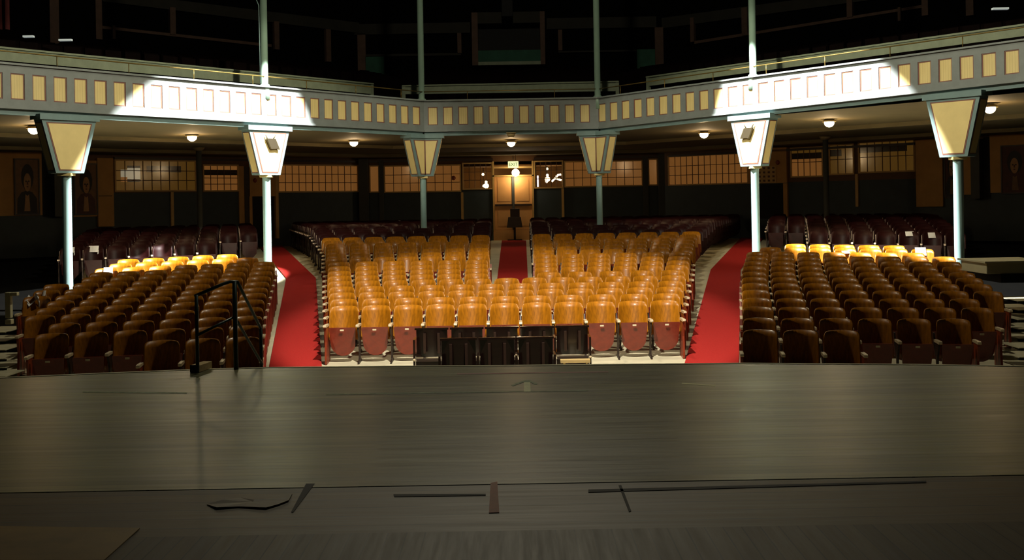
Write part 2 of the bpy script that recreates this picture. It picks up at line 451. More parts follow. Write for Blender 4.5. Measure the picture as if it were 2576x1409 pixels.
# slanting walls
window(PL, 697, 414, 900, 484, 12, 3)
window(PL, 509, 414, 599, 482, 5, 4, sections=[(0, 1, 0, .62, 'pane_warm'), (0, 1, .62, .84, 'pane_dark'), (0, 1, .84, 1, 'pane_warm')])
window(PL, 287, 402, 493, 482, 9, 3, sections=[(.18, 1, 0, .28, 'pane_dim'), (0, .18, 0, 1, 'pane_dim'), (.18, .62, .28, .62, 'pane_dim'), (.18, .62, .62, .84, 'pane_dark'), (.18, 1, .84, 1, 'pane_dim'),
                                               (.62, .70, .28, .84, 'pane_dim'), (.70, .86, .38, .76, 'pane_white'), (.70, .86, .28, .38, 'pane_dark'), (.70, .86, .76, .84, 'pane_dark'), (.86, .94, .45, .70, 'pane_white'), (.86, .94, .28, .45, 'pane_warm'), (.86, .94, .70, .84, 'pane_dim'), (.94, 1, .28, .84, 'pane_dim')])
window(PR, 1682, 388, 1884, 465, 13, 3)
window(PR, 1990, 370, 2072, 446, 5, 2, sections=[(0, 1, 0, .62, 'pane_warm'), (0, 1, .62, .84, 'pane_dark'), (0, 1, .84, 1, 'pane_dim')])
window(PR, 2086, 362, 2150, 440, 3, 2, sections=[(0, 1, 0, .62, 'pane_dim'), (0, .5, .62, .86, 'pane_dark'), (.5, 1, .62, .86, 'pane_dim'), (0, 1, .86, 1, 'pane_dim')])
window(PR, 2160, 353, 2303, 434, 7, 2, sections=[(0, 1, 0, .66, 'pane_dim'), (0, .88, .66, .86, 'pane_dark'), (.88, 1, .66, .86, 'pane_dim'), (0, 1, .86, 1, 'pane_dim')])
tr = 1


def trim(pl, x0, y0, x1, y1, m, d0=.002, d1=.06):
    global tr
    tr += 1
    a0, a1, z0, z1 = span(pl, x0, y0, x1, y1)
    return struct(MB().wbox(pl, a0, a1, z0, z1, d0, d1).build('trim_%d' % tr, M[m]))


trim(PC, 905, 398, 928, 560, 'pier', .002, .25)
trim(PC, 955, 402, 966, 560, 'pier', .002, .12)
trim(PC, 1617, 392, 1630, 550, 'pier', .002, .12)
trim(PC, 1655, 388, 1681, 545, 'pier', .002, .25)
trim(PC, 1160, 484, 1166, 552, 'tan_frame', .002, .07)
trim(PC, 1413, 474, 1419, 548, 'tan_frame', .002, .07)
trim(PL, 428, 483, 435, 575, 'tan_frame', .002, .07)
trim(PL, 600, 418, 613, 590, 'tan', .002, .05)
trim(PL, 613, 420, 625, 595, 'dark_brown', .002, .07)
trim(PL, 625, 412, 690, 494, 'tan', .002, .09)
trim(PL, 625, 494, 632, 600, 'tan', .002, .09)
trim(PL, 690, 410, 697, 600, 'tan_frame', .002, .1)
trim(PL, 632, 495, 688, 600, 'black', .002, .012)
trim(PL, 243, 398, 283, 570, 'tan', .002, .09)
trim(PL, 245, 492, 279, 494, 'muntin', .09, .10)
trim(PL, 127, 404, 150, 545, 'pier', .002, .3)
trim(PL, 106, 385, 127, 545, 'black', .002, .012)
trim(PL, -40, 378, 104, 543, 'tan', .002, .05)
trim(PL, 150, 408, 182, 545, 'pier', .002, .1)
trim(PL, 147, 410, 151, 545, 'tan_frame', .1, .12)
trim(PL, 182, 404, 243, 545, 'tan', .002, .05)
trim(PR, 1884, 372, 1982, 461, 'tan', .002, .09)
trim(PR, 1974, 461, 1984, 545, 'tan', .002, .09)
trim(PR, 1900, 463, 1972, 550, 'black', .002, .012)
trim(PR, 2154, 438, 2161, 520, 'tan_frame', .002, .07)
trim(PR, 2307, 350, 2374, 520, 'tan', .002, .09)
trim(PR, 2374, 360, 2426, 500, 'dark_brown', .002, .03)
trim(PR, 2426, 360, 2450, 490, 'tan', .002, .05)
trim(PR, 2452, 350, 2474, 500, 'pier', .002, .3)
trim(PR, 2474, 345, 2492, 500, 'black', .002, .02)
trim(PR, 2492, 325, 2640, 484, 'tan', .002, .05)
for pl, x0, x1, yy in ((PC, 905, 1240, 406), (PC, 1343, 1681, 394), (PL, 285, 900, 400), (PR, 1684, 2303, 372)):
    a0, a1, _, _ = span(pl, x0, yy, x1, yy + 4)
    tr += 1
    struct(MB().wbox(pl, a0, a1, 4.16, 4.24, .002, .09).build('trim_%d' % tr, M['dark_brown']))

POSTS = []
# free-standing dark posts under the balcony
for px, pb, lab in ((501, 596, 'slim dark post under the balcony between the windows on the handrail side'), (2078, 560, 'slim dark post under the balcony between the windows on the landing box side')):
    Y = 36.5; p = at(px, 450, Y); fz = floor_z(Y); POSTS.append(p)
    root = tag(empty('slim_post', (p.x, Y, fz)), lab, 'post')
    MB().lathe([(.11, 0), (.11, .1), (.085, .14), (.085, 4.30 - fz)], n=18).build('shaft', M['pier'], root)
    MB().lathe([(.12, 4.28 - fz), (.19, 4.38 - fz)], n=18).build('capital', M['soffit'], root)
# dot notice board next to the column: plain little dark tickets in a grid on the tan wall
a0, a1, z0, z1 = span(PR, 1898, 418, 1956, 460)
root = tag(empty('notice_board', PR.pt(a0, .1, z0)), 'tan notice board with a grid of small dark tickets beside the right red aisle', 'notice board')
mb = MB().wbox(PR, a0, a1, z0, z1, .091, .11); mb.v = [tuple(Vector(v) - root.location) for v in mb.v]; mb.build('board', M['tan_frame'], root)
for i in range(5):
    for j in range(4):
        aa = a0 + (a1 - a0) * (i + .5) / 5; zz = z0 + (z1 - z0) * (j + .5) / 4
        mb = MB().wbox(PR, aa - .045, aa + .045, zz - .035, zz + .035, .111, .114); mb.v = [tuple(Vector(v) - root.location) for v in mb.v]
        mb.build('ticket', M['muntin'], root)
# fire alarm bells
for pl, px, py, lab in ((PL, 638, 454, 'small red bell on the tan pier beside the dark doorway'), (PC, 1141, 448, 'small dark red bell over the window grid beside the balcony column'), (PR, 1960, 409, 'small dark red bell above the notice board tickets')):
    a, z = pl.hit(px, py); c = pl.pt(a, .12, z)
    root = tag(empty('alarm_bell', c), lab, 'bell')
    MB().tube([-pl.n * .118, -pl.n * .03], .03).build('mount', M['iron'], root)
    MB().tube([-pl.n * .04, pl.n * .0, pl.n * .03], .09, 14, .05).build('gong', M['end_red'], root)

# double door
zd0, zd1 = PC.hit(1293, 578)[1], PC.hit(1293, 444)[1]
dm = (d0 + d1) / 2
struct(MB().wbox(PC, d0, d1, 1.0, zd0, -.2, .0).build('trim_step', M['door']))
struct(MB().wbox(PC, d0, d0 + .06, zd0, ZW, -.1, .06).wbox(PC, d1 - .06, d1, zd0, ZW, -.1, .06).wbox(PC, d0, d1, zd1, zd1 + .06, -.1, .06).wbox(PC, d0, d1, 3.85, 3.92, -.1, .04).build('trim_door_frame', M['tan_frame']))
for k, (a0, a1, lab) in enumerate(((d0 + .065, dm - .012, 1), (dm + .012, d1 - .065, -1))):
    o = MB().wbox(PC, a0, a1, zd0 + .01, zd1 - .005, -.08, -.03).build('door_%d' % (k + 1), M['door'], None, .004); struct(o)
    zb = zd0 + .92
    MB().wbox(PC, a0 + .02, a1 - .02, zb, zb + .07, -.0295, .03).build('push_bar', M['dark_brown'], o)
    MB().wbox(PC, a0 + .12, a1 - .12, zd0 + .15, zd0 + .72, -.0299, -.018).build('lower_panel', M['door'], o)
    MB().wbox(PC, a0 + .12, a1 - .12, zd0 + 1.1, zd1 - .12, -.0299, -.018).build('upper_panel', M['door'], o)
struct(MB().wbox(PC, dm - .05, dm + .05, zd0, zd1, -.1, .03).build('trim_door_post', M['pier']))
# stand in front of the doors
p = Vector((dm + .03, 45.7, floor_z(45)))
root = tag(empty('door_stand', p), 'dark wooden stand on a thin foot before the double doors', 'stand')
MB().tube([(0, 0, 0), (0, 0, .55)], .04).build('post', M['iron'], root)
MB().box(-.28, .28, -.15, .15, 0, .04).build('foot', M['iron'], root, .01)
MB().prism([(-.3, -.18, .5), (.3, -.18, .5), (.3, .18, .5), (-.3, .18, .5)], [(-.24, -.14, .9), (.24, -.14, .9), (.24, .14, .9), (-.24, .14, .9)]).build('cabinet', M['dark_brown'], root, .01)
MB().box(-.16, .2, -.1, .1, .9, 1.22).build('ledger_box', M['dark_brown'], root, .01)
# exit sign above the doors
c = PC.pt(*(lambda h: (h[0], .5, h[1]))(PC.hit(1291, 415)))
root = tag(empty('exit_sign', c), 'glowing yellow green EXIT sign hanging over the double doors', 'sign')
MB().box(-.2, .2, -.04, .04, -.12, .12).build('housing', M['exit_face'], root, .01)
MB().tube([(0, 0, .12), (0, 0, .35)], .012).build('hanger', M['iron'], root)
cu = bpy.data.curves.new('exit_lettering', 'FONT'); cu.body = 'EXIT'; cu.size = .17; cu.align_x = 'CENTER'; cu.align_y = 'CENTER'; cu.extrude = .003
tmp = bpy.data.objects.new('tmp', cu); COL.objects.link(tmp); bpy.context.view_layer.update(); tm = bpy.data.meshes.new_from_object(tmp.evaluated_get(bpy.context.evaluated_depsgraph_get())); bpy.data.objects.remove(tmp); tm.materials.clear(); tm.materials.append(M['exit_green'])
t = bpy.data.objects.new('lettering', tm); COL.objects.link(t); t.parent = root; t.location = (0, -.044, 0); t.rotation_euler = (PI / 2, 0, 0)


def globe_lamp(p, lab, r=.09, m='globe_small', power=8, group=None, name='lobby_lamp', drop=.3):
    root = tag(empty(name, p), lab, 'lamp', group)
    MB().tube([(0, 0, r * .8), (0, 0, drop)], .01, 8).build('stem', M['iron'], root)
    MB().lathe([(.012, -r), (r * .6, -r * .8), (r * .95, -r * .3), (r, .1 * r), (r * .8, .6 * r), (.03, r)], n=16).build('globe', M[m], root)
    if power: light('lamp_light', 'POINT', p + Vector((0, -.03, -r - .1)), None, power, (1, .76, .45), shadow_soft_size=.1)


globe_lamp(PC.pt(PC.hit(1297, 435)[0], .35, PC.hit(1297, 435)[1]), 'bright white globe lamp just below the EXIT sign', .15, 'globe', 22, name='door_lamp', drop=4.37 - PC.hit(1297, 435)[1])
for px, py, lab in ((1215, 439, 'small upper lobby globe seen through the clear window beside the doors'), (1223, 458, 'middle lobby globe seen through the clear window with three globes'), (1217, 468, 'lowest lobby globe seen through the clear window with three globes'),
                    (1376, 425, 'highest lobby globe behind the clear window with the lit tube'), (1377, 441, 'middle lobby globe behind the clear window with the lit tube'), (1375, 457, 'lowest lobby globe behind the clear window with the lit tube')):
    dq = -1.0 - (py % 7) * .16
    a, z = PC.hit(px, py, dq)
    globe_lamp(PC.pt(a, dq, z), lab, .05, power=0 if py != 458 and py != 441 else 6, drop=3.95 - z)
a, z = PC.hit(1353, 456, -.6)
tag(MB().tube([PC.pt(a, -.6, z - .22), PC.pt(a, -.6, z + .22)], .03).build('lit_tube', M['tube']), 'upright violet white lit tube behind the clear window', 'lamp')
for pts, lab in ((((1388, 457), (1396, 449), (1412, 453)), 'bent glowing sign tube low in the clear window'), (((1399, 445), (1404, 440), (1411, 439)), 'short glowing sign tube high in the clear window')):
    q = [PC.pt(PC.hit(x, y, -.5)[0], -.5, PC.hit(x, y, -.5)[1]) for x, y in pts]
    tag(MB().tube(q, .035).build('sign_tube', M['globe_small']), lab, 'lamp')

# portraits on the side walls
M['portrait_ground'] = mat('portrait ground', lin(120, 84, 48), .6, .25, 5)
M['portrait_skin'] = mat('portrait face', lin(168, 124, 78), .6, .15, 8)
M['portrait_coat'] = mat('portrait coat', lin(26, 18, 14), .6, .2, 5)
M['portrait_red'] = mat('portrait red brown', lin(78, 34, 20), .6, .3, 4)


def portrait(pl, x0, y0, x1, y1, lab, ground, hat, coat, d=.055):
    a0, a1, z0, z1 = span(pl, x0, y0, x1, y1); W, H = a1 - a0, z1 - z0
    root = tag(empty('portrait', pl.pt((a0 + a1) / 2, d, z0)), lab, 'painting')
    def put(mb, n, m): mb.v = [tuple(Vector(v) - root.location) for v in mb.v]; return mb.build(n, M[m], root)
    put(MB().wbox(pl, a0, a1, z0, z1, d, d + .03), 'canvas', ground)
    f = .05 * W
    put(MB().wbox(pl, a0 - f, a0, z0 - f, z1 + f, d, d + .05).wbox(pl, a1, a1 + f, z0 - f, z1 + f, d, d + .05).wbox(pl, a0, a1, z1, z1 + f, d, d + .05).wbox(pl, a0, a1, z0 - f, z0, d, d + .05), 'frame', 'dark_brown')
    def shape(pts, n, m, dd):
        q = [(a0 + W * x, z0 + H * y) for x, y in pts]
        r0 = [pl.pt(a, d + .0305 + dd, z) for a, z in q]; r1 = [pl.pt(a, d + .034 + dd, z) for a, z in q]
        put(MB().prism(r0, r1), n, m)
    ov = lambda cx, cy, rx, ry, k=18: [(cx + rx * math.cos(2 * PI * i / k), cy + ry * math.sin(2 * PI * i / k)) for i in range(k)]
    shape(ov(.48, .68, .27, .24) if hat else ov(.5, .66, .30, .25), 'hair', 'portrait_coat', 0)
    shape([(.06, .0), (.94, .0), (.92, .28), (.74, .40), (.5, .43), (.28, .40), (.08, .28)], 'coat', coat, .004)
    shape([(.38, .05), (.64, .05), (.58, .36), (.5, .33), (.42, .36)], 'shirt', 'portrait_ground' if ground != 'portrait_ground' else 'portrait_skin', .008)
    shape(ov(.49, .58, .16, .17), 'face', 'portrait_skin', .008)
    for e in (.43, .55): shape(ov(e, .60, .032, .018, 8), 'eye', 'portrait_coat', .012)
    shape([(.47, .60), (.51, .60), (.52, .54), (.46, .54)], 'nose', 'portrait_red', .012)
    shape(ov(.49, .50, .045, .012, 8), 'mouth', 'portrait_red', .012)


portrait(PL, 36, 402, 94, 538, 'tall portrait of a dark haired person in a black coat on the tan wall', 'portrait_ground', True, 'portrait_coat')
portrait(PL, 186, 414, 240, 538, 'dim brown portrait on the wall behind the outer balcony column beside the tan pier', 'portrait_ground', False, 'portrait_red')
portrait(PR, 2380, 370, 2412, 495, 'narrow dark portrait of a pale face behind the outer balcony column', 'portrait_red', False, 'portrait_coat', .035)
portrait(PR, 2524, 368, 2588, 484, 'red brown portrait of a long haired person cut by the frame', 'portrait_red', False, 'portrait_red')

# ---------------------------------------------------------------- balcony front, columns, soffit
YC = 33.4
CL, CR = at(1066, 256, YC), at(1505, 245, YC)
EL, ER = at(0, 159, 23.8), at(2576, 101, 23.2)
SEG = {}
def seg(A, B): return Plane((A.x, A.y), (B.x - A.x, B.y - A.y))
FC, FL, FR = seg(CL, CR), seg(CL, EL), seg(CR, ER)
zt_c, zb_c = 5.41, 4.56
lenL, lenR, lenC = (EL - CL).xy.length + 3.0, (ER - CR).xy.length + 3.0, (CR - CL).xy.length


def slope(plane):
    """Heights of the top and the bottom along a wing, anchored where the wing leaves the picture."""
    if plane is FC: return lambda a: (zb_c, zt_c)
    ex = (0, 159, 270) if plane is FL else (2576, 101, 203)
    a1, zt1 = plane.hit(ex[0], ex[1]); _, zb1 = plane.hit(ex[0], ex[2])
    return lambda a: (zb_c + (zb1 - zb_c) * a / a1, zt_c + (zt1 - zt_c) * a / a1)


def sheared(plane, a0, a1, f0, f1, d0, d1):
    """Box along a wing between the height fractions f0 and f1 of the front."""
    sl = slope(plane); vs = []
    for f in (f0, f1):
        for d in (d0, d1):
            for a in (a0, a1):
                zb, zt = sl(a); vs.append(plane.pt(a, d, zb + (zt - zb) * f))
    return vs, [(0, 2, 3, 1), (4, 5, 7, 6), (0, 1, 5, 4), (2, 6, 7, 3), (0, 4, 6, 2), (1, 3, 7, 5)]


def front(plane, L, first, pitch, n, lab):
    root = tag(empty('balcony_front', plane.pt(L / 2, 0, zb_c)), lab, 'balcony front', 'panelled balcony fronts')
    inv = root.location
    def put(mb, nm, m, mod=None):
        mb.v = [tuple(Vector(v) - inv) for v in mb.v]; return mb.build(nm, M[m], root, mod)
    put(MB().add(*sheared(plane, 0, L, 0.02, .98, -.12, -.045)), 'backing_board', 'frame')
    fr = MB().add(*sheared(plane, 0, L, .80, .985, -.045, .0)).add(*sheared(plane, 0, L, .04, .20, -.045, .0))
    w = pitch * .32
    edges = [0.0] + [first + pitch * i for i in range(n)] + [L]
    for i in range(n + 1):
        lo = (first + pitch * (i - 1) + w) if i else 0.0
        hi = (first + pitch * i - w) if i < n else L
        if hi > lo: fr.add(*sheared(plane, lo, hi, .20, .80, -.045, .0))
    put(fr, 'panel_frame', 'frame')
    put(MB().add(*sheared(plane, 0, L, .985, 1.03, -.16, .06)), 'top_moulding', 'frame')
    put(MB().add(*sheared(plane, 0, L, -.02, .04, -.14, .045)), 'bottom_moulding', 'frame')
    put(MB().add(*sheared(plane, 0, L, -.15, -.02, -.2, -.06)), 'lower_beam', 'teal')
    yaw = math.atan2(plane.t.y, plane.t.x)
    for i in range(n):
        c = first + pitch * i
        for fb, nm, m, dd in ((.205, 'panel', 'bead', 0),):
            vs, fs = sheared(plane, c - w + .001, c + w - .001, .203, .797, -.044, -.022)
            zb, zt = slope(plane)(c); oc = plane.pt(c, -.03, (zb + zt) / 2)
            rot = Matrix.Rotation(-yaw, 4, 'Z')
            mb = MB().add([rot @ (Vector(v) - oc) for v in vs], fs)
            o = mb.build('panel', M['bead'], root); o.location = oc - inv; o.rotation_euler = (0, 0, yaw)
            t = .022
            bd = MB().add(*sheared(plane, c - w, c - w + t, .20, .80, -.022, -.012)).add(*sheared(plane, c + w - t, c + w, .20, .80, -.022, -.012))
            bd.add(*sheared(plane, c - w + t, c + w - t, .20, .226, -.022, -.012)).add(*sheared(plane, c - w + t, c + w - t, .774, .80, -.022, -.012))
            bd.v = [tuple(rot @ (Vector(v) - oc)) for v in bd.v]
            bd.build('border', M['brown_line'], o)
    # pipe rail with short posts along the top
    k = int(L / 1.65)
    rl = MB().tube([plane.pt(L * i / k, -.05, slope(plane)(L * i / k)[1] + .26) for i in range(k + 1)], .014, 8)
    put(rl, 'pipe_rail', 'brass')
    for i in range(k):
        a = L * (i + .5) / k; z = slope(plane)(a)[1]
        put(MB().tube([plane.pt(a, -.05, z), plane.pt(a, -.05, z + .26)], .011, 6), 'rail_post', 'brass')


pc = (FC.hit(1471.5, 290)[0] - FC.hit(1088.6, 290)[0]) / 10
front(FC, lenC, FC.hit(1088.6, 290)[0], pc, 11, 'short straight middle balcony front over the centre aisle')
aL0, aL1 = FL.hit(1047.8, 290)[0], FL.hit(44.7, 222)[0]
pl_ = (aL1 - aL0) / 25
front(FL, lenL, aL0, pl_, int((lenL - aL0) / pl_) + 1, 'long cream panelled balcony front with a white hot spot, handrail side wing')
aR0, aR1 = FR.hit(1514, 285)[0], FR.hit(2545, 160)[0]
pr_ = (aR1 - aR0) / 25
front(FR, lenR, aR0, pr_, int((lenR - aR0) / pr_) + 1, 'long cream panelled balcony front with a white hot spot, landing box side wing')

# soffit and gallery floor
fl_end, fr_end = FL.pt(lenL, -.1, 0), FR.pt(lenR, -.1, 0)
wl_end, wr_end = PL.pt(LW, 0, 0), PR.pt(LW, 0, 0)
front_pts = [fl_end, FC.pt(0, -.1, 0), FC.pt(lenC, -.1, 0), fr_end]
back_pts = [wl_end, PL.pt(0, 0, 0), PR.pt(0, 0, 0), wr_end]
b = MB()
vs = [p.xy.to_3d() + Vector((0, 0, 4.50)) for p in front_pts] + [p.xy.to_3d() + Vector((0, 0, 4.34)) for p in back_pts]
b.add(vs, [(0, 1, 5, 4), (1, 2, 6, 5), (2, 3, 7, 6)])
struct(b.build('ceiling_soffit', M['soffit']))
b = MB()
vs = [p.xy.to_3d() + Vector((0, 0, 5.1)) for p in front_pts] + [p.xy.to_3d() + Vector((0, 0, 7.0)) for p in back_pts]
b.add(vs, [(0, 1, 5, 4), (1, 2, 6, 5), (2, 3, 7, 6)])
struct(b.build('floor_gallery', M['gallery_dark']))
# soffit beams parallel to the balcony front
for a in (.42, .8):
    tr += 1
    b = MB()
    for i in range(3):
        p0, p1 = front_pts[i].lerp(back_pts[i], a), front_pts[i + 1].lerp(back_pts[i + 1], a)
        q = Plane((p0.x, p0.y), (p1.x - p0.x, p1.y - p0.y)); z = 4.50 - .16 * a
        b.wbox(q, 0, (p1 - p0).xy.length, z - .10, z + .02, -.12, .12)
    struct(b.build('trim_%d' % tr, M['soffit']))

COLS = [(167, 'outer column under the handrail side wing', FL), (670, 'floodlit column beside the red aisle with the handrail near it', FL), (1064, 'slim column among the centre seats on the handrail side', None),
        (1507, 'slim column among the centre seats on the landing box side', None), (1899, 'floodlit column beside the red aisle next to the notice board', FR), (2410, 'outer column beside the pale landing box', FR)]
col_pos = []
ZCAP = 3.30


def half_cap(mb_core, mb_line, mb_panel, mb_cap, c, t, n, bis, w_top, w_bot, z0, z1, zc):
    """One half of a tapered bracket capital: from the middle out along t, front face towards n."""
    D = .15
    k = 1.0 / max(.3, bis.dot(n))
    m_f = c + bis * (D * k); m_b = c - n * D
    def row(wd, z, d): return [m_f + Vector((0, 0, z)) if d > 0 else m_b + Vector((0, 0, z)), c + t * wd + n * (D if d > 0 else -D) + Vector((0, 0, z))]
    f0, b0 = row(w_bot, z0, 1), row(w_bot, z0, -1); f1, b1 = row(w_top, z1, 1), row(w_top, z1, -1)
    mb_core.add([f0[0], f0[1], b0[1], b0[0], f1[0], f1[1], b1[1], b1[0]], [(0, 1, 2, 3), (7, 6, 5, 4), (0, 4, 5, 1), (1, 5, 6, 2), (2, 6, 7, 3)])
    def face(mb, ins_s, ins_b, ins_t, off, thick):
        zz0, zz1 = z0 + ins_b, z1 - ins_t
        g = lambda z: w_bot + (w_top - w_bot) * (z - z0) / (z1 - z0) - ins_s
        pts = []
        for d in (off, off + thick):
            base = c + bis * ((D + d) * k)
            pts += [base + Vector((0, 0, zz0)), c + t * g(zz0) + n * (D + d) + Vector((0, 0, zz0)), c + t * g(zz1) + n * (D + d) + Vector((0, 0, zz1)), base + Vector((0, 0, zz1))]
        mb.add(pts, [(0, 1, 2, 3), (7, 6, 5, 4), (0, 4, 5, 1), (1, 5, 6, 2), (2, 6, 7, 3), (3, 7, 4, 0)])
    face(mb_line, .085, .05, .05, .0005, .006)
    face(mb_panel, .115, .075, .075, .007, .006)
    g = lambda z: w_bot + (w_top - w_bot) * (z - z0) / (z1 - z0)
    for mb, ins, e0, e1 in ((mb_line, .03, .0006, .005), (mb_panel, .05, .0055, .010)):
        rings = []
        for e in (e0, e1):
            rings.append([c + t * (g(zz) + e) + n * dd + Vector((0, 0, zz)) for zz, dd in ((z0 + ins + .02, -D + ins), (z0 + ins + .02, D - ins), (z1 - ins - .02, D - ins), (z1 - ins - .02, -D + ins))])
        mb.prism(*rings)
    E = .20
    pts = []
    for z in (z1, zc):
        pts += [c + bis * (E * k) + Vector((0, 0, z)), c + t * (w_top + .06) + n * E + Vector((0, 0, z)), c + t * (w_top + .06) - n * E + Vector((0, 0, z)), c - n * E + Vector((0, 0, z))]
    mb_cap.add(pts, [(3, 2, 1, 0), (4, 5, 6, 7), (0, 1, 5, 4), (1, 2, 6, 5), (2, 3, 7, 6)])


for i, (px, lab, pl) in enumerate(COLS):
    if pl is not None:
        a, _ = pl.hit(px, 440, -.10); p = pl.pt(a, -.10, 0)
        zb = slope(pl)(a)[0]
    else:
        p = at(px, 440, YC + .10); zb = zb_c
    p = Vector((p.x, p.y, 0)); fz = floor_z(p.y); col_pos.append(p)
    root = tag(empty('balcony_column', (p.x, p.y, fz)), 'pale blue round ' + lab, 'column', 'balcony columns')
    core, line, panel, cap = MB(), MB(), MB(), MB()
    z0, z1, zc = ZCAP - fz, zb - .20 - fz, zb - .085 - fz
    o0 = Vector((0, 0, 0))
    if pl is not None:
        for s in (1, -1): half_cap(core, line, panel, cap, o0, pl.t * s, pl.n, pl.n, .62, .32, z0, z1, zc)
    else:
        side = FL if i == 2 else FR
        bis = (FC.n + side.n).normalized()
        tc_ = FC.t if i == 2 else -FC.t
        half_cap(core, line, panel, cap, o0, tc_, FC.n, bis, .55, .30, z0, z1, zc)
        half_cap(core, line, panel, cap, o0, side.t, side.n, bis, .62, .32, z0, z1, zc)
    if pl is None:
        kk = 1 / bis.dot(FC.n)
        line.tube([bis * (.166 * kk) + Vector((0, 0, z0 + .05)), bis * (.166 * kk) + Vector((0, 0, z1 - .05))], .02, 6)
    r = .098 if i in (0, 1, 4, 5) else .085
    MB().lathe([(r + .03, 0), (r + .03, .05), (r + .008, .09), (r, .14), (r, z0 - .08), (r + .02, z0 - .04), (r + .02, z0 + .02)], n=24).build('shaft', M['column'], root)
    MB().box(-.14, .14, -.14, .14, z0 - .055, z0 + .0).build('neck', M['cream'], root)
    core.build('capital', M['teal'], root)
    line.build('capital_lining', M['brown_line'], root); panel.build('capital_panel', M['cream'], root); cap.build('capital_slab', M['teal'], root)
    if 1 <= i <= 4:
        zt = (slope(pl)(pl.hit(px, 300)[0])[1] if pl is not None else zt_c) - fz
        MB().lathe([(.12, zt - .3), (.12, zt + .06), (.085, zt + .08), (.085, 18 - fz)], n=20).build('upper_shaft', M['pole'], root)
        if i == 1:
            MB().tube([(-.10, -.02, zt + .1), (-.11, -.02, zt + 2.0), (-.17, -.02, zt + 2.15)], .012, 6).build('cable_conduit', M['column'], root)
# small olive boxes standing in for cast shadows on the two floodlit capitals
for ci, px, py, pl, tilt, lab in ((1, 685, 362, FL, -1, 'small tilted olive box standing in for a shadow, floodlit capital on the handrail side'), (4, 1880, 335, FR, 1, 'small tilted olive box standing in for a shadow, floodlit capital next to the notice board')):
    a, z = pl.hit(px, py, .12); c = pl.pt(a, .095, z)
    root = tag(empty('wall_fixture', c), lab, 'fixture', 'tilted shadow boxes on the floodlit capitals')  # no real fixture: holds only the box that stands in for the shadow
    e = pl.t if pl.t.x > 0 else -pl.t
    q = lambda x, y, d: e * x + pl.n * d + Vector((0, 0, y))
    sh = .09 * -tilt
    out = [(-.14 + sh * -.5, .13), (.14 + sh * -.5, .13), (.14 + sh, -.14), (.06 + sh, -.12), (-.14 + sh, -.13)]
    MB().prism([q(x, y, 0) for x, y in out], [q(x * .96, y * .96, .05) for x, y in out]).build('housing', M['olive'], root)  # solid outline of the imitated shadow; the tubes are its prongs
    for xx in (-.1, .1): MB().tube([q(xx - sh * .5, .13, .02), q(xx * 1.5 - sh * .5, .21, .02)], .012, 6).build('shadow_prong', M['olive'], root)

# soffit lamps
for i, (px, py, Y, lab) in enumerate(((85, 327, 27.0, 'lit dome lamp half behind the outer capital on the handrail side'), (483, 346, 31.2, 'lit dome lamp between the outer and the floodlit capital on the handrail side'), (890, 360, 35.3, 'lit dome lamp over the centre seats beside the floodlit capital on the handrail side'),
                            (1286, 361, 36.6, 'lit dome lamp in the middle of the soffit over the double doors'), (1771, 339, 33.9, 'lit dome lamp between the slim column and the floodlit capital by the notice board'), (2086, 310, 29.8, 'lit dome lamp between the floodlit and the outer capital on the landing box side'), (2490, 274, 25.6, 'lit dome lamp peeping past the outer capital by the landing box'))):
    p = at(px, py, Y)
    root = tag(empty('dome_lamp', p), lab, 'ceiling lamp', 'dome lamps under the balcony')
    up = 4.44 - p.z
    MB().lathe([(.10, .05), (.17, .03), (.17, .06), (.09, .10), (.07, up - .03), (.14, up)], n=20).build('fitting', M['lamp_cap'], root)
    MB().lathe([(.01, -.10), (.06, -.087), (.105, -.05), (.125, .0), (.115, .045), (.08, .06)], n=20).build('globe', M['globe'], root)
    light('lamp_light', 'POINT', p + Vector((0, 0, -.16)), None, 32, (1, .68, .34), shadow_soft_size=.1)
    if i == 3:
        pp = at(1286, 346, 33.32)
        r2 = tag(empty('smoke_detector', (pp.x, pp.y, pp.z + .17)), 'round cream fitting on the balcony beam above the middle dome lamp', 'fitting')
        MB().lathe([(.08, -.16), (.11, -.10), (.11, -.06)], n=18).build('cup', M['lamp_cap'], r2); MB().lathe([(.14, -.06), (.14, -.03)], n=18).build('base_plate', M['lamp_cap'], r2)

# ---------------------------------------------------------------- gallery above
PGC = Plane((0, 43.6), (1, 0))
gl = PGC.pt(PGC.hit(905, 100)[0], 0, 0); gr = PGC.pt(PGC.hit(1668, 100)[0], 0, 0)
PGL, PGR = Plane((gl.x, gl.y), (-.78, -.62)), Plane((gr.x, gr.y), (.78, -.62))
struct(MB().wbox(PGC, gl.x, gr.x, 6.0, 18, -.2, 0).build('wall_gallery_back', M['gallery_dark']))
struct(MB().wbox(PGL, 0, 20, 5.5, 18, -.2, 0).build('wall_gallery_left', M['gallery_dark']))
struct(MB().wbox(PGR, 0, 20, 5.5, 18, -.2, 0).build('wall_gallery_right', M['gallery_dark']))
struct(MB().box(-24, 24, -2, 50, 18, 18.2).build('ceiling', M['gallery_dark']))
struct(MB().box(-18.2, -18, -2, 50, -2, 18).build('wall_left_side', M['dado']))
struct(MB().box(18, 18.2, -2, 50, -2, 18).build('wall_right_side', M['dado']))
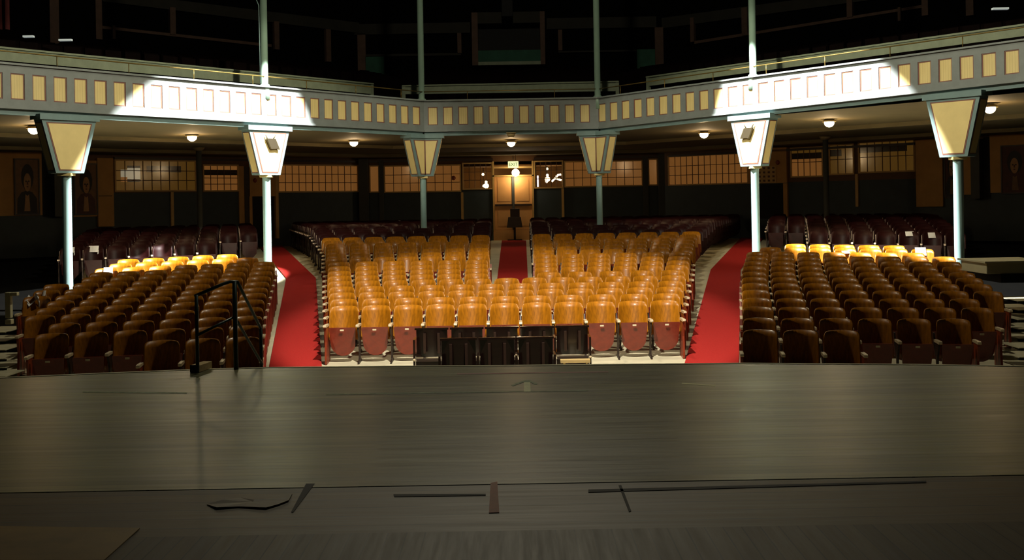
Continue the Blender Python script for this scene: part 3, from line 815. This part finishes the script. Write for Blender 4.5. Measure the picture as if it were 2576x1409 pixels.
for pl, rows in ((PGL, [(122, 0, 145, 116, 'gallery_brown'), (237, -20, 253, 100, 'gallery_brown'), (424, 20, 438, 88, 'gallery_brown'), (686, 55, 698, 125, 'gallery_brown'), (816, 75, 828, 156, 'gallery_brown')]),
                 (PGC, [(901, 86, 921, 206, 'gallery_brown'), (1151, 84, 1161, 135, 'gallery_brown'), (1404, 76, 1414, 128, 'gallery_brown'), (1647, 70, 1668, 190, 'gallery_brown'), (885, 60, 1183, 86, 'gallery_beam'), (1375, 45, 1650, 72, 'gallery_beam'), (921, 143, 968, 222, 'gallery_green'), (1602, 125, 1647, 195, 'gallery_green'), (921, 136, 1160, 142, 'gallery_beam'), (1404, 128, 1600, 132, 'gallery_beam')]),
                 (PGR, [(1741, 45, 1750, 106, 'gallery_brown'), (1870, 20, 1884, 90, 'gallery_brown'), (2134, -5, 2148, 44, 'gallery_brown'), (2322, -20, 2338, 40, 'gallery_brown'), (2433, -20, 2452, 40, 'gallery_brown')])):
    for r in rows: trim(pl, *r, d1=.14)


def sloped(pl, pa, pb, hpx, m, d0=.002, d1=.1):
    global tr
    tr += 1
    a0, zt0 = pl.hit(*pa); a1, zt1 = pl.hit(*pb); _, zb0 = pl.hit(pa[0], pa[1] + hpx); _, zb1 = pl.hit(pb[0], pb[1] + hpx)
    vs = [pl.pt(a, d, z) for (za, zb_) in ((zb0, zb1), (zt0, zt1)) for d in (d0, d1) for a, z in ((a0, za), (a1, zb_))]
    struct(MB().add(vs, [(0, 2, 3, 1), (4, 5, 7, 6), (0, 1, 5, 4), (2, 6, 7, 3), (0, 4, 6, 2), (1, 3, 7, 5)]).build('trim_%d' % tr, M[m]))


sloped(PGL, (900, 58), (255, -22), 26, 'gallery_beam')
sloped(PGR, (1668, 46), (2300, -40), 26, 'gallery_beam')
sloped(PGL, (680, 112), (255, 66), 7, 'gallery_brown')
sloped(PGR, (1750, 104), (2330, 12), 7, 'gallery_brown')
trim(PGL, 278, 66, 285, 100, 'gallery_brown', d1=.2)
trim(PGR, 2264, 20, 2271, 54, 'gallery_brown', d1=.2)
# projection booth
z0 = at(1276, 163, 42.6).z; z1 = at(1276, 30, 42.6).z; x0 = at(1187, 100, 42.6).x; x1 = at(1371, 100, 42.6).x
zm = at(1276, 126, 42.6).z; zh = at(1276, 58, 42.6).z; i0 = at(1202, 90, 42.6).x; i1 = at(1359, 90, 42.6).x
root = tag(empty('projection_booth', ((x0 + x1) / 2, 43.1, z0)), 'boxy projection booth with a dark opening and green apron on the gallery back wall', 'booth')
ox, oy, oz = root.location
q = lambda a, b_, c, d, e, f: MB().box(a - ox, b_ - ox, c - oy, d - oy, e - oz, f - oz)
q(x0, i0, 42.6, 43.59, z0, z1).build('side_cheek', M['gallery_brown'], root); q(i1, x1, 42.6, 43.59, z0, z1).build('side_cheek', M['gallery_brown'], root)
q(i0, i1, 42.6, 43.59, zh, z1).build('head_board', M['gallery_beam'], root)
q(i0, i1, 42.62, 43.59, z0 + .12, zm).build('apron', M['gallery_green'], root); q(i0, i1, 42.6, 43.59, z0, z0 + .12).build('sill', M['parapet'], root)
q(i0, i1, 43.3, 43.59, zm, zh).build('opening', M['black'], root)
pj = at(1276, 22, 42.0)
tag(MB().box(pj.x - .2, pj.x + .2, 41.8, 42.55, pj.z - .3, pj.z + .35).build('ventilator', M['black'], None, .03), 'black box hanging above the booth opening', 'ventilator')

c0, c1 = at(-40, 40, 27), at(21, 40, 27)
M['curtain'] = mat('dark red curtain cloth', lin(70, 14, 14), .9, .2, 8)
b = MB(); V = []
for i in range(13):
    x = c0.x + (c1.x - c0.x) * i / 12; y = 27 + .05 * math.sin(i * 2.2)
    V += [(x, y, at(20, 74, 27).z), (x, y, at(20, -60, 27).z)]
b.add(V + [(x, y + .02, z) for x, y, z in V], [(2 * i, 2 * i + 2, 2 * i + 3, 2 * i + 1) for i in range(12)] + [(26 + 2 * i + 1, 26 + 2 * i + 3, 26 + 2 * i + 2, 26 + 2 * i) for i in range(12)], True)
tag(b.build('curtain', M['curtain']), 'dark red curtain in the corner of the gallery on the handrail side', 'curtain')
# parapet rails of the gallery seats
def parapet(pts, lab):
    P = [at(x, y, Y) for x, y, y2, Y in pts]; H = [P[i].z - at(pts[i][0], pts[i][2], pts[i][3]).z for i in range(2)]
    root = tag(empty('gallery_parapet', P[0]), lab, 'parapet', 'parapets before the gallery seats')
    pl = Plane((P[0].x, P[0].y), (P[1].x - P[0].x, P[1].y - P[0].y)); L = (P[1] - P[0]).xy.length
    vs = [pl.pt(a, d, z) - P[0] for d in (-.05, 0) for a, z in ((0, P[0].z - H[0]), (L, P[1].z - H[1]), (L, P[1].z), (0, P[0].z))]
    MB().add(vs, [(3, 2, 1, 0), (4, 5, 6, 7), (0, 1, 5, 4), (1, 2, 6, 5), (2, 3, 7, 6), (3, 0, 4, 7)]).build('board', M['parapet'], root)
    vs = [pl.pt(a, d, z + dz) - P[0] for dz in (0, .04) for d in (-.09, .04) for a, z in ((0, P[0].z), (L, P[1].z))]
    MB().add(vs, [(0, 2, 3, 1), (4, 5, 7, 6), (0, 1, 5, 4), (2, 6, 7, 3), (0, 4, 6, 2), (1, 3, 7, 5)]).build('hand_rail', M['parapet'], root)
    for a, z, h in ((.04, P[0].z, H[0]), (L - .04, P[1].z, H[1])):
        vs = [pl.pt(a + s, d, zz) - P[0] for zz in (z - h - .25, z + .03) for d in (-.07, .02) for s in (-.05, .05)]
        MB().add(vs, [(0, 2, 3, 1), (4, 5, 7, 6), (0, 1, 5, 4), (2, 6, 7, 3), (0, 4, 6, 2), (1, 3, 7, 5)]).build('post', M['parapet'], root)


parapet([(938, 213, 237, 34.6), (-60, 116, 146, 24.8)], 'grey green parapet of the gallery wing on the handrail side')
parapet([(1012, 218, 237, 35.2), (1556, 207, 229, 35.2)], 'grey green parapet of the middle gallery seats')
parapet([(1627, 196, 217, 34.4), (2640, 56, 82, 24.2)], 'grey green parapet of the gallery wing on the landing box side')
# gallery benches, rising in tiers
b = MB()
for k in range(7):
    f = .22 + .105 * k
    for i in range(3):
        p0, p1 = front_pts[i].lerp(back_pts[i], f), front_pts[i + 1].lerp(back_pts[i + 1], f)
        q_ = Plane((p0.x, p0.y), (p1.x - p0.x, p1.y - p0.y)); L = (p1 - p0).xy.length; z = 5.1 + 1.9 * f
        m = int(L / .52)
        for j in range(m):
            if (i == 1 and j in (0, m - 1)) or (i != 1 and random.random() < .02): continue
            a = L * (j + .5) / m
            b.wbox(q_, a - .21, a + .21, z + .38 + .02 * random.random(), z + .82 + .03 * random.random(), -.04, .0)
            b.wbox(q_, a - .2, a + .2, z, z + .40, .02, .08)
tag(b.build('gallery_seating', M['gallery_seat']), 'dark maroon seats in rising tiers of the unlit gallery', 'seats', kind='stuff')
# stair light strips seen in the dark gallery corners
for px, py, w_, Y, lab in ((165, 101, 32, 27, 'thin pale strip in the dark gallery corner on the handrail side'), (72, 92, 26, 27, 'short dim strip beside the pale strip in the gallery corner'), (2516, 22, 40, 26, 'thin pale strip in the dark gallery corner on the landing box side')):
    p = at(px, py, Y); hw = w_ / 2 / F * Y
    tag(MB().box(p.x - hw, p.x + hw, Y - .05, Y + .05, p.z - .02, p.z + .02).build('light_strip', emis('pale strip glow', (.75, .85, .85, 1), .22)), lab, 'lamp')

# ---------------------------------------------------------------- carpets and side steps
def carpet(rows, label):
    """rows: measured (left px, right px, py) down the aisle."""
    b = MB(); V = []
    for xl, xr, y in rows: V += [on_floor(xl, y) + Vector((0, 0, .02)), on_floor(xr, y) + Vector((0, 0, .02))]
    b.add(V, [(2 * i, 2 * i + 1, 2 * i + 3, 2 * i + 2) for i in range(len(rows) - 1)])
    o = b.build('aisle_carpet', M['carpet'])
    so = o.modifiers.new('thick', 'SOLIDIFY'); so.thickness = .011; so.offset = 1
    return tag(o, label, 'carpet', 'red aisle carpets')


def ladder(a, b_, c, n=24):
    out = []
    for (p, q) in ((a, b_), (b_, c)):
        for i in range(n):
            t = i / n; out.append(tuple(p[k] + (q[k] - p[k]) * t for k in range(3)))
    return out + [c]


carpet(ladder((671, 812, 960), (720, 794.5, 702), (640, 695, 606)), 'red carpet runner in the aisle beside the steel handrail')
carpet(ladder((1715, 1858, 945), (1788, 1863, 681), (1872, 1925, 592)), 'red carpet runner in the aisle on the landing box side')
carpet(ladder((1245, 1336, 790), (1251, 1328, 703), (1262.5, 1323.5, 607)), 'dark red carpet runner leading up to the double doors')
# side steps
def steps(x0, x1, y_top, y_bot, n, Y0, lab):
    """Pale treads with dark risers, climbing away from the stage."""
    Y = Y0; base = at(x0, y_bot, Y0); base = Vector((base.x, Y0, base.z))
    root = tag(empty('side_steps', base), lab, 'steps')
    z = base.z; per = (y_bot - y_top) / n
    for k in range(n):
        xa, xb = at(x0, y_bot, Y).x - base.x, at(x1, y_bot, Y).x - base.x
        dz = per * .32 * Y / F; dY = per * .68 * Y * Y / (F * (ZC - z - dz))
        MB().box(min(xa, xb), max(xa, xb), Y - Y0, Y - Y0 + .03, z - base.z - .02, z - base.z + dz - .012).build('riser', M['black'], root)
        z += dz
        MB().box(min(xa, xb), max(xa, xb), Y - Y0 - .02, Y - Y0 + dY - .0, z - base.z - .011, z - base.z).build('step', M['step'], root)
        Y += dY
    MB().box(min(xa, xb), max(xa, xb), .04, Y - Y0 - .05, -base.z - .3, -.022).build('carriage', M['black'], root)


steps(-60, 16, 818, 955, 6, 17.6, 'flight of pale steps with dark gaps at the handrail side edge of the seats')
steps(2563, 2640, 735, 930, 8, 17.2, 'flight of pale steps with dark gaps below the pale landing box')
p0, p1 = at(2482, 690, 21.5), at(2640, 690, 21.5)
root = tag(empty('landing_box', (p0.x, 21.5, p0.z)), 'pale landing box at the top of the steps beside the outer column', 'box')
MB().box(.0, p1.x - p0.x, 0, 1.2, 0, .20).build('body', M['white_box'], root, .01); MB().box(-.04, p1.x - p0.x, -.04, 1.3, .20, .23).build('lid', M['white_box'], root)
MB().box(.25, p1.x - p0.x, -.02, 1.2, -.16, 0).build('plinth', M['black'], root)
p0 = at(16, 800, 19.5)
root = tag(empty('side_barrier', p0), 'pale upright barrier standing beside the outermost seats near the handrail side steps', 'barrier')
MB().box(0, .09, -.05, .05, 0, .42).build('post', M['white_box'], root, .01); MB().box(.092, .2, -.05, .05, .36, .42).build('crossbar', M['white_box'], root, .01)
MB().box(.0, .1, -.06, .06, -.1, -.02).build('foot_block', M['white_box'], root, .01)

# ---------------------------------------------------------------- handrail and wooden block at the stage lip
YH = on_stage(590, 926).y - .1
hp = lambda x, y, d=0.0: at(x, y, YH + d) - hb
hb = Vector((0, 0, 0)); hb = Vector((at(590, 915, YH).x, YH, ZS - .9))
root = tag(empty('handrail', hb), 'dark steel tube handrail of the stage stairs', 'handrail')
z_low = hp(590, 930).z
for x, yt, d in ((494, 742, -.25), (590, 708, 0), (656, 824, .55)):
    q0 = hp(x, yt, d); MB().tube([(q0.x, q0.y, z_low - (.35 if d >= 0 else -.02)), (q0.x, q0.y, q0.z)], .017 if x != 590 else .022).build('post', M['rail'], root)
MB().tube([hp(490, 745, -.25), hp(560, 715, -.05), hp(578, 709, -.02), hp(597, 709, .02), hp(604, 722, .06), hp(656, 826, .55)], .016).build('top_rail', M['rail'], root)
MB().tube([hp(497, 843, -.25), hp(590, 797, 0), hp(660, 916, .55)], .014).build('mid_rail', M['rail'], root)
q0 = on_stage(478, 938); q1 = on_stage(518, 921)
root = tag(empty('timber_block', (q0.x + .045, q0.y, ZS), R(-9)), 'short block of raw timber on the stage lip below the handrail', 'block')
MB().box(-.045, .045, 0, .30, .001, .07).build('timber', M['timber'], root, .004)
MB().box(-.046, .046, -.004, 0, .002, .074).build('end_grain', M['dark_brown'], root)

# ---------------------------------------------------------------- theatre seats
def back_verts(nx=14, nz=6):
    """Curved plywood back: concave to the sitter (-y), leaning, slightly arched top with rounded corners."""
    vs = []; hw, rc = .236, .055
    us = [math.sin(PI / 2 * (-1 + 2 * i / nx)) * .5 + (-1 + 2 * i / nx) * .5 for i in range(nx + 1)]
    for j in range(nz + 1):
        t = j / nz
        for u in us:
            x = hw * u; q = max(0.0, abs(x) - (hw - rc))
            ztop = .893 - .012 * u * u - (rc - math.sqrt(max(0.0, rc * rc - q * q)))
            z = .36 + (ztop - .36) * t
            vs.append((x, .16 + .13 * (z - .36) / .53 - .13 * abs(u) ** 2.1, z))
    return vs


def back_mb(nx=14, nz=6, th=.014):
    f = back_verts(nx, nz); n = len(f); m = MB(); w_ = nx + 1
    vs = f + [(x, y + th, z) for x, y, z in f]
    fs = []
    for j in range(nz):
        for i in range(nx):
            a = j * w_ + i
            fs.append((a, a + 1, a + w_ + 1, a + w_)); fs.append((n + a + w_, n + a + w_ + 1, n + a + 1, n + a))
    m.add(vs, fs, True)
    rim = list(range(w_)) + [j * w_ + nx for j in range(1, nz + 1)] + [nz * w_ + i for i in range(nx - 1, -1, -1)] + [j * w_ for j in range(nz - 1, 0, -1)]
    k = len(rim)
    m.f += [(rim[i], n + rim[i], n + rim[(i + 1) % k], rim[(i + 1) % k]) for i in range(k)]; m.smooth += [False] * k
    return m


def pan_outline(n=9):
    """U-shaped seat pan: straight front edge, rounded rear."""
    pts = [(-.205, .0), (-.215, .03), (-.21, .06)]
    for i in range(n + 1):
        a = PI * i / n
        pts.append((-.195 * math.cos(a), .27 + .19 * math.sin(a)))
    pts += [(.21, .06), (.215, .03), (.205, .0)]
    return pts


def pan_mb(up):
    o = pan_outline(); m = MB(); th = .035
    if up:
        f = lambda x, s, d: (x, -.10 + .12 * (s / .46) + d - .02 * math.cos(min(1, abs(x) / .21) * PI / 2), .575 - s)
    else:
        f = lambda x, s, d: (x, -.25 + s, .46 - d - .01 - .02 * (s / .46))
    m.prism([f(x, s, 0) for x, s in o], [f(x, s, th) for x, s in o])
    return m


def std_mb(x):
    m = MB(); t = .012
    prof = [(-.16, 0), (-.16, .03), (-.05, .07), (-.035, .20), (-.06, .40), (-.16, .55), (-.16, .585), (.16, .585), (.22, .70), (.25, .70), (.20, .52), (.06, .40), (.04, .20), (.07, .07), (.20, .03), (.20, 0)]
    m.prism([(x - t, y, z) for y, z in prof], [(x + t, y, z) for y, z in prof])
    return m


def end_mb(x):
    m = MB(); t = .016
    prof = [(-.17, .0), (-.18, .10), (-.14, .35), (-.19, .55), (-.19, .585), (.18, .585), (.24, .70), (.26, .70), (.22, .45), (.2, .1), (.2, .0)]
    m.prism([(x - t, y, z) for y, z in prof], [(x + t, y, z) for y, z in prof])
    return m


def arm_mb(x):
    m = MB(); w_ = .024
    pr = [(-.25, .59), (-.262, .605), (-.25, .625), (-.2, .632), (.14, .622), (.17, .606), (.14, .59)]
    m.prism([(x - w_, y, z) for y, z in pr], [(x + w_, y, z) for y, z in pr])
    return m


HP = .2565
ME = {'backrest': back_mb().mesh('backrest', M['seat_wood']), 'pan_up': pan_mb(True).mesh('seat_pan', M['seat_pan']), 'pan_down': pan_mb(False).mesh('seat_pan', M['seat_pan']),
      'std': std_mb(-HP).mesh('standard', M['iron']), 'stdr': std_mb(HP).mesh('standard', M['iron']), 'endl': end_mb(-HP).mesh('end_panel', M['end_red']), 'endr': end_mb(HP).mesh('end_panel', M['end_red']),
      'arm': arm_mb(-HP).mesh('armrest', M['arm']), 'armr': arm_mb(HP).mesh('armrest', M['arm']),
      'plate': MB().box(-.03, .03, -.128, -.12, .525, .55).mesh('number_plate', M['plate']), 'plate_d': MB().box(-.03, .03, -.258, -.25, .42, .44).mesh('number_plate', M['plate'])}
PROTO = {}
SEATS = []


def proto(up, left, right):
    """One seat of a kind with its parts; later ones are copies."""
    root = empty('theatre_seat')
    def part(name, key): o = bpy.data.objects.new(name, ME[key]); COL.objects.link(o); o.parent = root; return o
    part('backrest', 'backrest')
    p = part('seat_pan', 'pan_up' if up else 'pan_down')
    q = bpy.data.objects.new('number_plate', ME['plate' if up else 'plate_d']); COL.objects.link(q); q.parent = p
    part('end_panel' if left else 'standard', 'endl' if left else 'std'); part('armrest', 'arm')
    if right: part('end_panel', 'endr'); part('armrest', 'armr')
    return root


def copy_tree(o, parent=None):
    c = o.copy(); COL.objects.link(c)
    if parent is not None: c.parent = parent
    for ch in o.children: copy_tree(ch, c)
    return c


def seat(p, rz, label, group, up=True, left=False, right=False):
    k = (up, left, right)
    if k not in PROTO: PROTO[k] = o = proto(*k)
    else: o = copy_tree(PROTO[k])
    o.location = p; o.rotation_euler = (0, 0, rz); SEATS.append(Vector(p))
    tag(o, label, 'seat', group)
    return o


# a lighter seat for the far rows, merged
far_b, far_p, far_s, far_a = MB(), MB(), MB(), MB()
FB = back_mb(8, 3); FP = MB().prism(*[[(x, y, z) for x, z, y in ((-.2, .575, -.10 + d), (.2, .575, -.10 + d), (.19, .25, .0 + d), (.08, .115, .02 + d), (-.08, .115, .02 + d), (-.19, .25, .0 + d))] for d in (0, .03)])
FS = std_mb(-HP); FA = arm_mb(-HP).box(-.247, -.237, .135, .155, .56, .82)  # the box is a thin strip added for bright streaks along the backs


dark_b, dark_p, dark_s, dark_a = MB(), MB(), MB(), MB()


def far_seat(p, rz, dark=False):
    SEATS.append(Vector(p))
    mt = Matrix.Translation(p) @ Matrix.Rotation(rz, 4, 'Z')
    for src, dst in ((FB, dark_b), (FP, dark_p), (FS, dark_s), (FA, dark_a)) if dark else ((FB, far_b), (FP, far_p), (FS, far_s), (FA, far_a)):
        o = len(dst.v); dst.v += [tuple(mt @ Vector(v)) for v in src.v]; dst.f += [tuple(i + o for i in f) for f in src.f]; dst.smooth += src.smooth


def clear_of_columns(p): return all((Vector((p.x, p.y)) - c.xy).length > .44 for c in col_pos + POSTS)


def edge_line(pts):
    """Piecewise linear x over y."""
    def f(y):
        for (y0, x0), (y1, x1) in zip(pts, pts[1:]):
            if y <= y1: return x0 + (x1 - x0) * max(0, (y - y0)) / (y1 - y0)
        return pts[-1][1]
    return f


N_IND = 0
# centre block
xl = lambda Y: at(822, 700, Y).x
XL = edge_line([(19.1, at(822, 819, 19.1).x), (29.4, at(812, 640, 29.4).x), (43.5, -8.1)])
XR = edge_line([(19.1, at(1716, 815, 19.1).x), (29.4, at(1758, 620, 29.4).x), (43.5, 8.4)])
NEAR_ROWS = 10
row = 0
while True:
    Y = 19.1 + .75 * row
    if Y > 43.3: break
    z = floor_z(Y)
    blocks = [(XL(Y), XR(Y))]
    if Y > 22.8:
        cx = at(1287, 650, Y).x; g = .42 + .012 * (Y - 23)
        blocks = [(XL(Y), cx - g), (cx + g, XR(Y))]
    cnt = 0
    for bi, (x0, x1) in enumerate(blocks):
        n = max(1, int((x1 - x0) / .514)); pt = (x1 - x0) / n
        for i in range(n):
            p = Vector((x0 + pt * (i + .5), Y, z))
            cnt += 1
            if not clear_of_columns(p): continue
            if row < NEAR_ROWS:
                lab = 'golden wooden tip-up seat, %s from the handrail side end, %s row of the centre block' % (ORD[cnt], ORD[row + 1])
                up = not (row in (3, 5) and (i + row) % 7 == 3)
                seat(p, 0, lab, 'golden tip-up seats of the centre block', up, i == 0, i == n - 1); N_IND += 1
            else:
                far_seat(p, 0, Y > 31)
    row += 1

# side blocks: armrests of the aisle ends measured row by row
LROW = [912, 879, 851, 826, 804.5, 785.8, 770.5, 754, 738, 723, 709.6, 696, 684, 674]
RROW = [896, 861, 829, 803.6, 780.6, 761, 744, 729, 713, 698.6, 685, 671.6, 658.8, 649]
LX = [652, 655, 658, 660, 663, 668, 672, 676, 680, 684, 688, 691, 650, 598]
RX = [1871, 1872, 1871, 1870, 1869, 1868, 1868, 1868, 1870, 1873, 1877, 1879, 1912, 1975]
LOUT = [340, 50, 45, 45, 45, 48, 45, 40, 110, 150, 190, 215, 235, 255]
ROUT = [2190, 2516, 2520, 2518, 2522, 2526, 2528, 2500, 2480, 2470, 2440, 2400, 2356, 2310]
for side, rows, xs, outs in ((-1, LROW, LX, LOUT), (1, RROW, RX, ROUT)):
    blk = 'handrail side' if side < 0 else 'landing box'
    for r, (py, px, po) in enumerate(zip(rows, xs, outs)):
        S0 = on_floor(px, py, .605); S0.z = floor_z(S0.y)
        S0 = Vector((S0.x, S0.y + .22, 0))
        phi = R(9 if r < 11 else 9 + 3 * (r - 10))
        d = Vector((side * math.cos(phi), -math.sin(phi), 0))
        rz = -side * phi
        pitch = .535
        k = 0
        P = []
        while k < 11:
            p = S0 + d * (pitch * (k + .5)); e = S0 + d * (pitch * (k + 1))
            pxe = HX + F * e.x / e.y
            if (side > 0 and pxe > po + 22) or (side < 0 and pxe < po - 22): break
            P.append(Vector((p.x, p.y, floor_z(p.y)))); k += 1
        for k, p in enumerate(P):
            if not clear_of_columns(p): continue
            lab = 'brown tip-up seat, %s from the red carpet, %s row of the %s block' % (ORD[k + 1], ORD[r + 1], blk)
            first, last = k == 0, k == len(P) - 1
            L_, R_ = (last, first) if side < 0 else (first, last)
            up = r != 0 and not (r == 9 and k == len(P) - 1) and (r * 5 + k * 3) % 17 != 4
            # seats share standards: each carries the one on its own x- side, the last one on the x+ side closes the row
            seat(p, rz, lab, 'brown tip-up seats of the %s block' % blk, up, L_, R_); N_IND += 1
    # unlit rows behind
    inner = edge_line([(27.0, 5.6), (44, 9.6)]); outer = edge_line([(20, 7.6), (27, 10.5), (40, 14)])
    for r in range(16):
        Y = 30.4 + .85 * r
        phi = R(18); d = Vector((side * math.cos(phi), -math.sin(phi), 0))
        S0 = Vector((side * (inner(Y)), Y, 0))
        for k in range(16):
            p = S0 + d * (.54 * (k + .5))
            if (k < 2 and r < 3) or abs(p.x) > outer(p.y) or not clear_of_columns(p): continue
            wq = (PL if side < 0 else PR); dist = (Vector((p.x, p.y, 0)) - wq.p).dot(wq.n)
            if dist < .7: break
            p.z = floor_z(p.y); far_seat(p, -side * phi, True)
root = tag(empty('hall_seating', (0, 34, 1.0)), 'wooden seats in many rows behind the nearest rows, golden in front and dark maroon under the balcony', 'seats', kind='stuff')
for quad, mats in (((far_b, far_p, far_s, far_a), ('seat_wood', 'seat_pan', 'iron', 'arm')), ((dark_b, dark_p, dark_s, dark_a), ('seat_dark', 'seat_dark', 'iron', 'arm_glint'))):
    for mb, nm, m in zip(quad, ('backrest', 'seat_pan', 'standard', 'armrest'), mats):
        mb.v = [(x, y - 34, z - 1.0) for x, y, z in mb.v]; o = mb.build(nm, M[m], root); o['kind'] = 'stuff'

# loose black seats standing before the first row
def loose_unit(px0, px1, Y, n, ztop, lab):
    A, B = at(px0, 880, Y), at(px1, 880, Y); fz = floor_z(Y)
    root = tag(empty('loose_seat_unit', ((A.x + B.x) / 2, Y, fz)), lab, 'seats', 'loose black seat units')
    W = B.x - A.x; pt = W / n; H = ztop - fz
    for i in range(n):
        x0 = -W / 2 + pt * i; x1 = x0 + pt; c = (x0 + x1) / 2
        m = MB(); rows_ = []
        for j in range(5):
            z = .36 + (H - .36) * j / 4
            rows_.append([(x0 + .03 + (pt - .06) * q / 6, .03 - .06 * (1 - (2 * q / 6 - 1) ** 2) - .05 * j / 4, z) for q in range(7)])
        vs = [v for rw in rows_ for v in rw]; nn = len(vs); vs += [(x, y + .014, z) for x, y, z in vs]
        fs = [(j * 7 + q, j * 7 + q + 1, j * 7 + q + 8, j * 7 + q + 7) for j in range(4) for q in range(6)]
        fs += [tuple(nn + t for t in reversed(f)) for f in fs]
        m.add(vs, fs, True); m.box(x0 + .01, x1 - .01, -.06, .0, H - .012, H + .016); m.build('backrest', M['bench'], root)
        for sx in (.3, .7): MB().box(x0 + pt * sx - .018, x0 + pt * sx + .018, -.105, -.06, .42, H - .06).build('back_slat', M['dark_brown'], root)
        MB().box(x0 + .03, x1 - .03, -.08, -.02, .30, .335).build('seat_rod', M['iron'], root)
        MB().box(x0 + .02, x1 - .02, .0, .30, .36, .40).build('seat_pan', M['bench'], root)
        MB().box(x0 + .02, x1 - .02, -.05, -.02, .06, .30).build('kick_board', M['bench'], root)
        MB().box(c - .03, c + .03, -.058, -.05, .17, .20).build('number_plate', M['iron'], root)
    for i in range(n + 1):
        x = -W / 2 + pt * i
        MB().box(x - .014, x + .014, -.09, .3, 0, .62).build('standard', M['bench'], root)
        MB().lathe([(.0, -.02), (.02, -.012), (.02, .012), (.0, .02)], (x, -.10, .33), 10).build('hinge_knob', M['arm'], root)


loose_unit(1043, 1484, 17.5, 5, at(1263, 824, 17.5).z, 'five joined black wooden seats standing turned round before the first centre row')
loose_unit(1106, 1395, 16.1, 3, at(1250, 851, 16.1).z, 'three joined black wooden seats standing before the joined five')
q0 = at(1410, 909, 16.9)
tag(MB().box(q0.x, q0.x + .42, 16.85, 17.0, q0.z - .02, q0.z + .02).box(q0.x + .04, q0.x + .07, 16.9, 16.95, floor_z(16.9), q0.z - .02).box(q0.x + .36, q0.x + .39, 16.9, 16.95, floor_z(16.9), q0.z - .02).build('foot_rail', M['timber']), 'low yellow wooden foot rail beside the black loose seats', 'rail')

# papers left on the seats
def sheet(x0, y0, x1, y1, Y, lab, bend=.0):
    A, B = at(x0, y1, Y), at(x1, y0, Y)
    root = tag(empty('paper_sign', ((A.x + B.x) / 2, Y, A.z)), lab, 'paper', 'paper signs on the seats')
    W, H = B.x - A.x, B.z - A.z; m = MB(); vs = []
    for th in (0, .003):
        for j in range(5):
            for i in range(5):
                u, v = i / 4 - .5, j / 4
                vs.append((W * u, .05 * v + bend * (math.sin(5 * u + 3 * v) * .05) + .03 * u * u + th, H * v + bend * .06 * math.sin(7 * u)))
    fs = [(j * 5 + i, j * 5 + i + 1, j * 5 + i + 6, j * 5 + i + 5) for j in range(4) for i in range(4)]
    m.add(vs, fs + [tuple(25 + q for q in reversed(f)) for f in fs]); m.build('sheet', M['paper'], root)
    MB().box(W * .36, W * .48, .052, .06, H * .1 - .14, H * .3).build('tape_tail', M['paper'], root)


for x0, y0, x1, y1, lab, bend in ((259, 659, 282, 677, 'brightest white paper sign on a seat back of the handrail side block', 0), (214, 652, 239, 668, 'grey lit paper sign beside the brightest sign', 0), (177, 643, 194, 657, 'dim paper sign next to the outer column', 0),
                                  (68, 710, 97, 728, 'crumpled white paper on the outermost lit seat', 1.0), (106, 722, 113, 735, 'tiny white card beside the crumpled paper', 0), (2119, 631, 2142, 638, 'flat white slip lying on a bright golden seat back', 0), (2304, 632, 2331, 653, 'large bright white paper sign on a seat of the landing box side block', 0),
                                  (2297, 598, 2318, 610, 'dim paper sign behind the large white sign', 0), (2353, 585, 2376, 599, 'dim outer paper sign nearest the outer column', 0), (990, 548, 1007, 553, 'folded pale slip on a far dark seat back on the handrail side', 0), (1582, 535, 1598, 541, 'folded pale slip on a far dark seat back on the landing box side', 0)):
    # hang each sheet on the back of the seat it shows against
    u, v = uv((x0 + x1) / 2, (y0 + y1) / 2)
    q = min(SEATS, key=lambda p: abs(p.x * F / p.y - u) * 1.0 + abs((ZC - p.z - .80) * F / (p.y + .2) - v) * 1.4)
    sh = q.x * F / q.y - u
    sh = 0 if abs(sh) < 9 * 25 / q.y else sh * .85
    yy = (ZC - q.z - .84) * F / (q.y + .2) - v
    yy = 0 if abs(yy) < 5 else yy
    sheet(x0 + sh, y0 + yy, x1 + sh, y1 + yy, q.y + .19, lab, bend)
print('seats', N_IND, 'far faces', len(far_b.f))
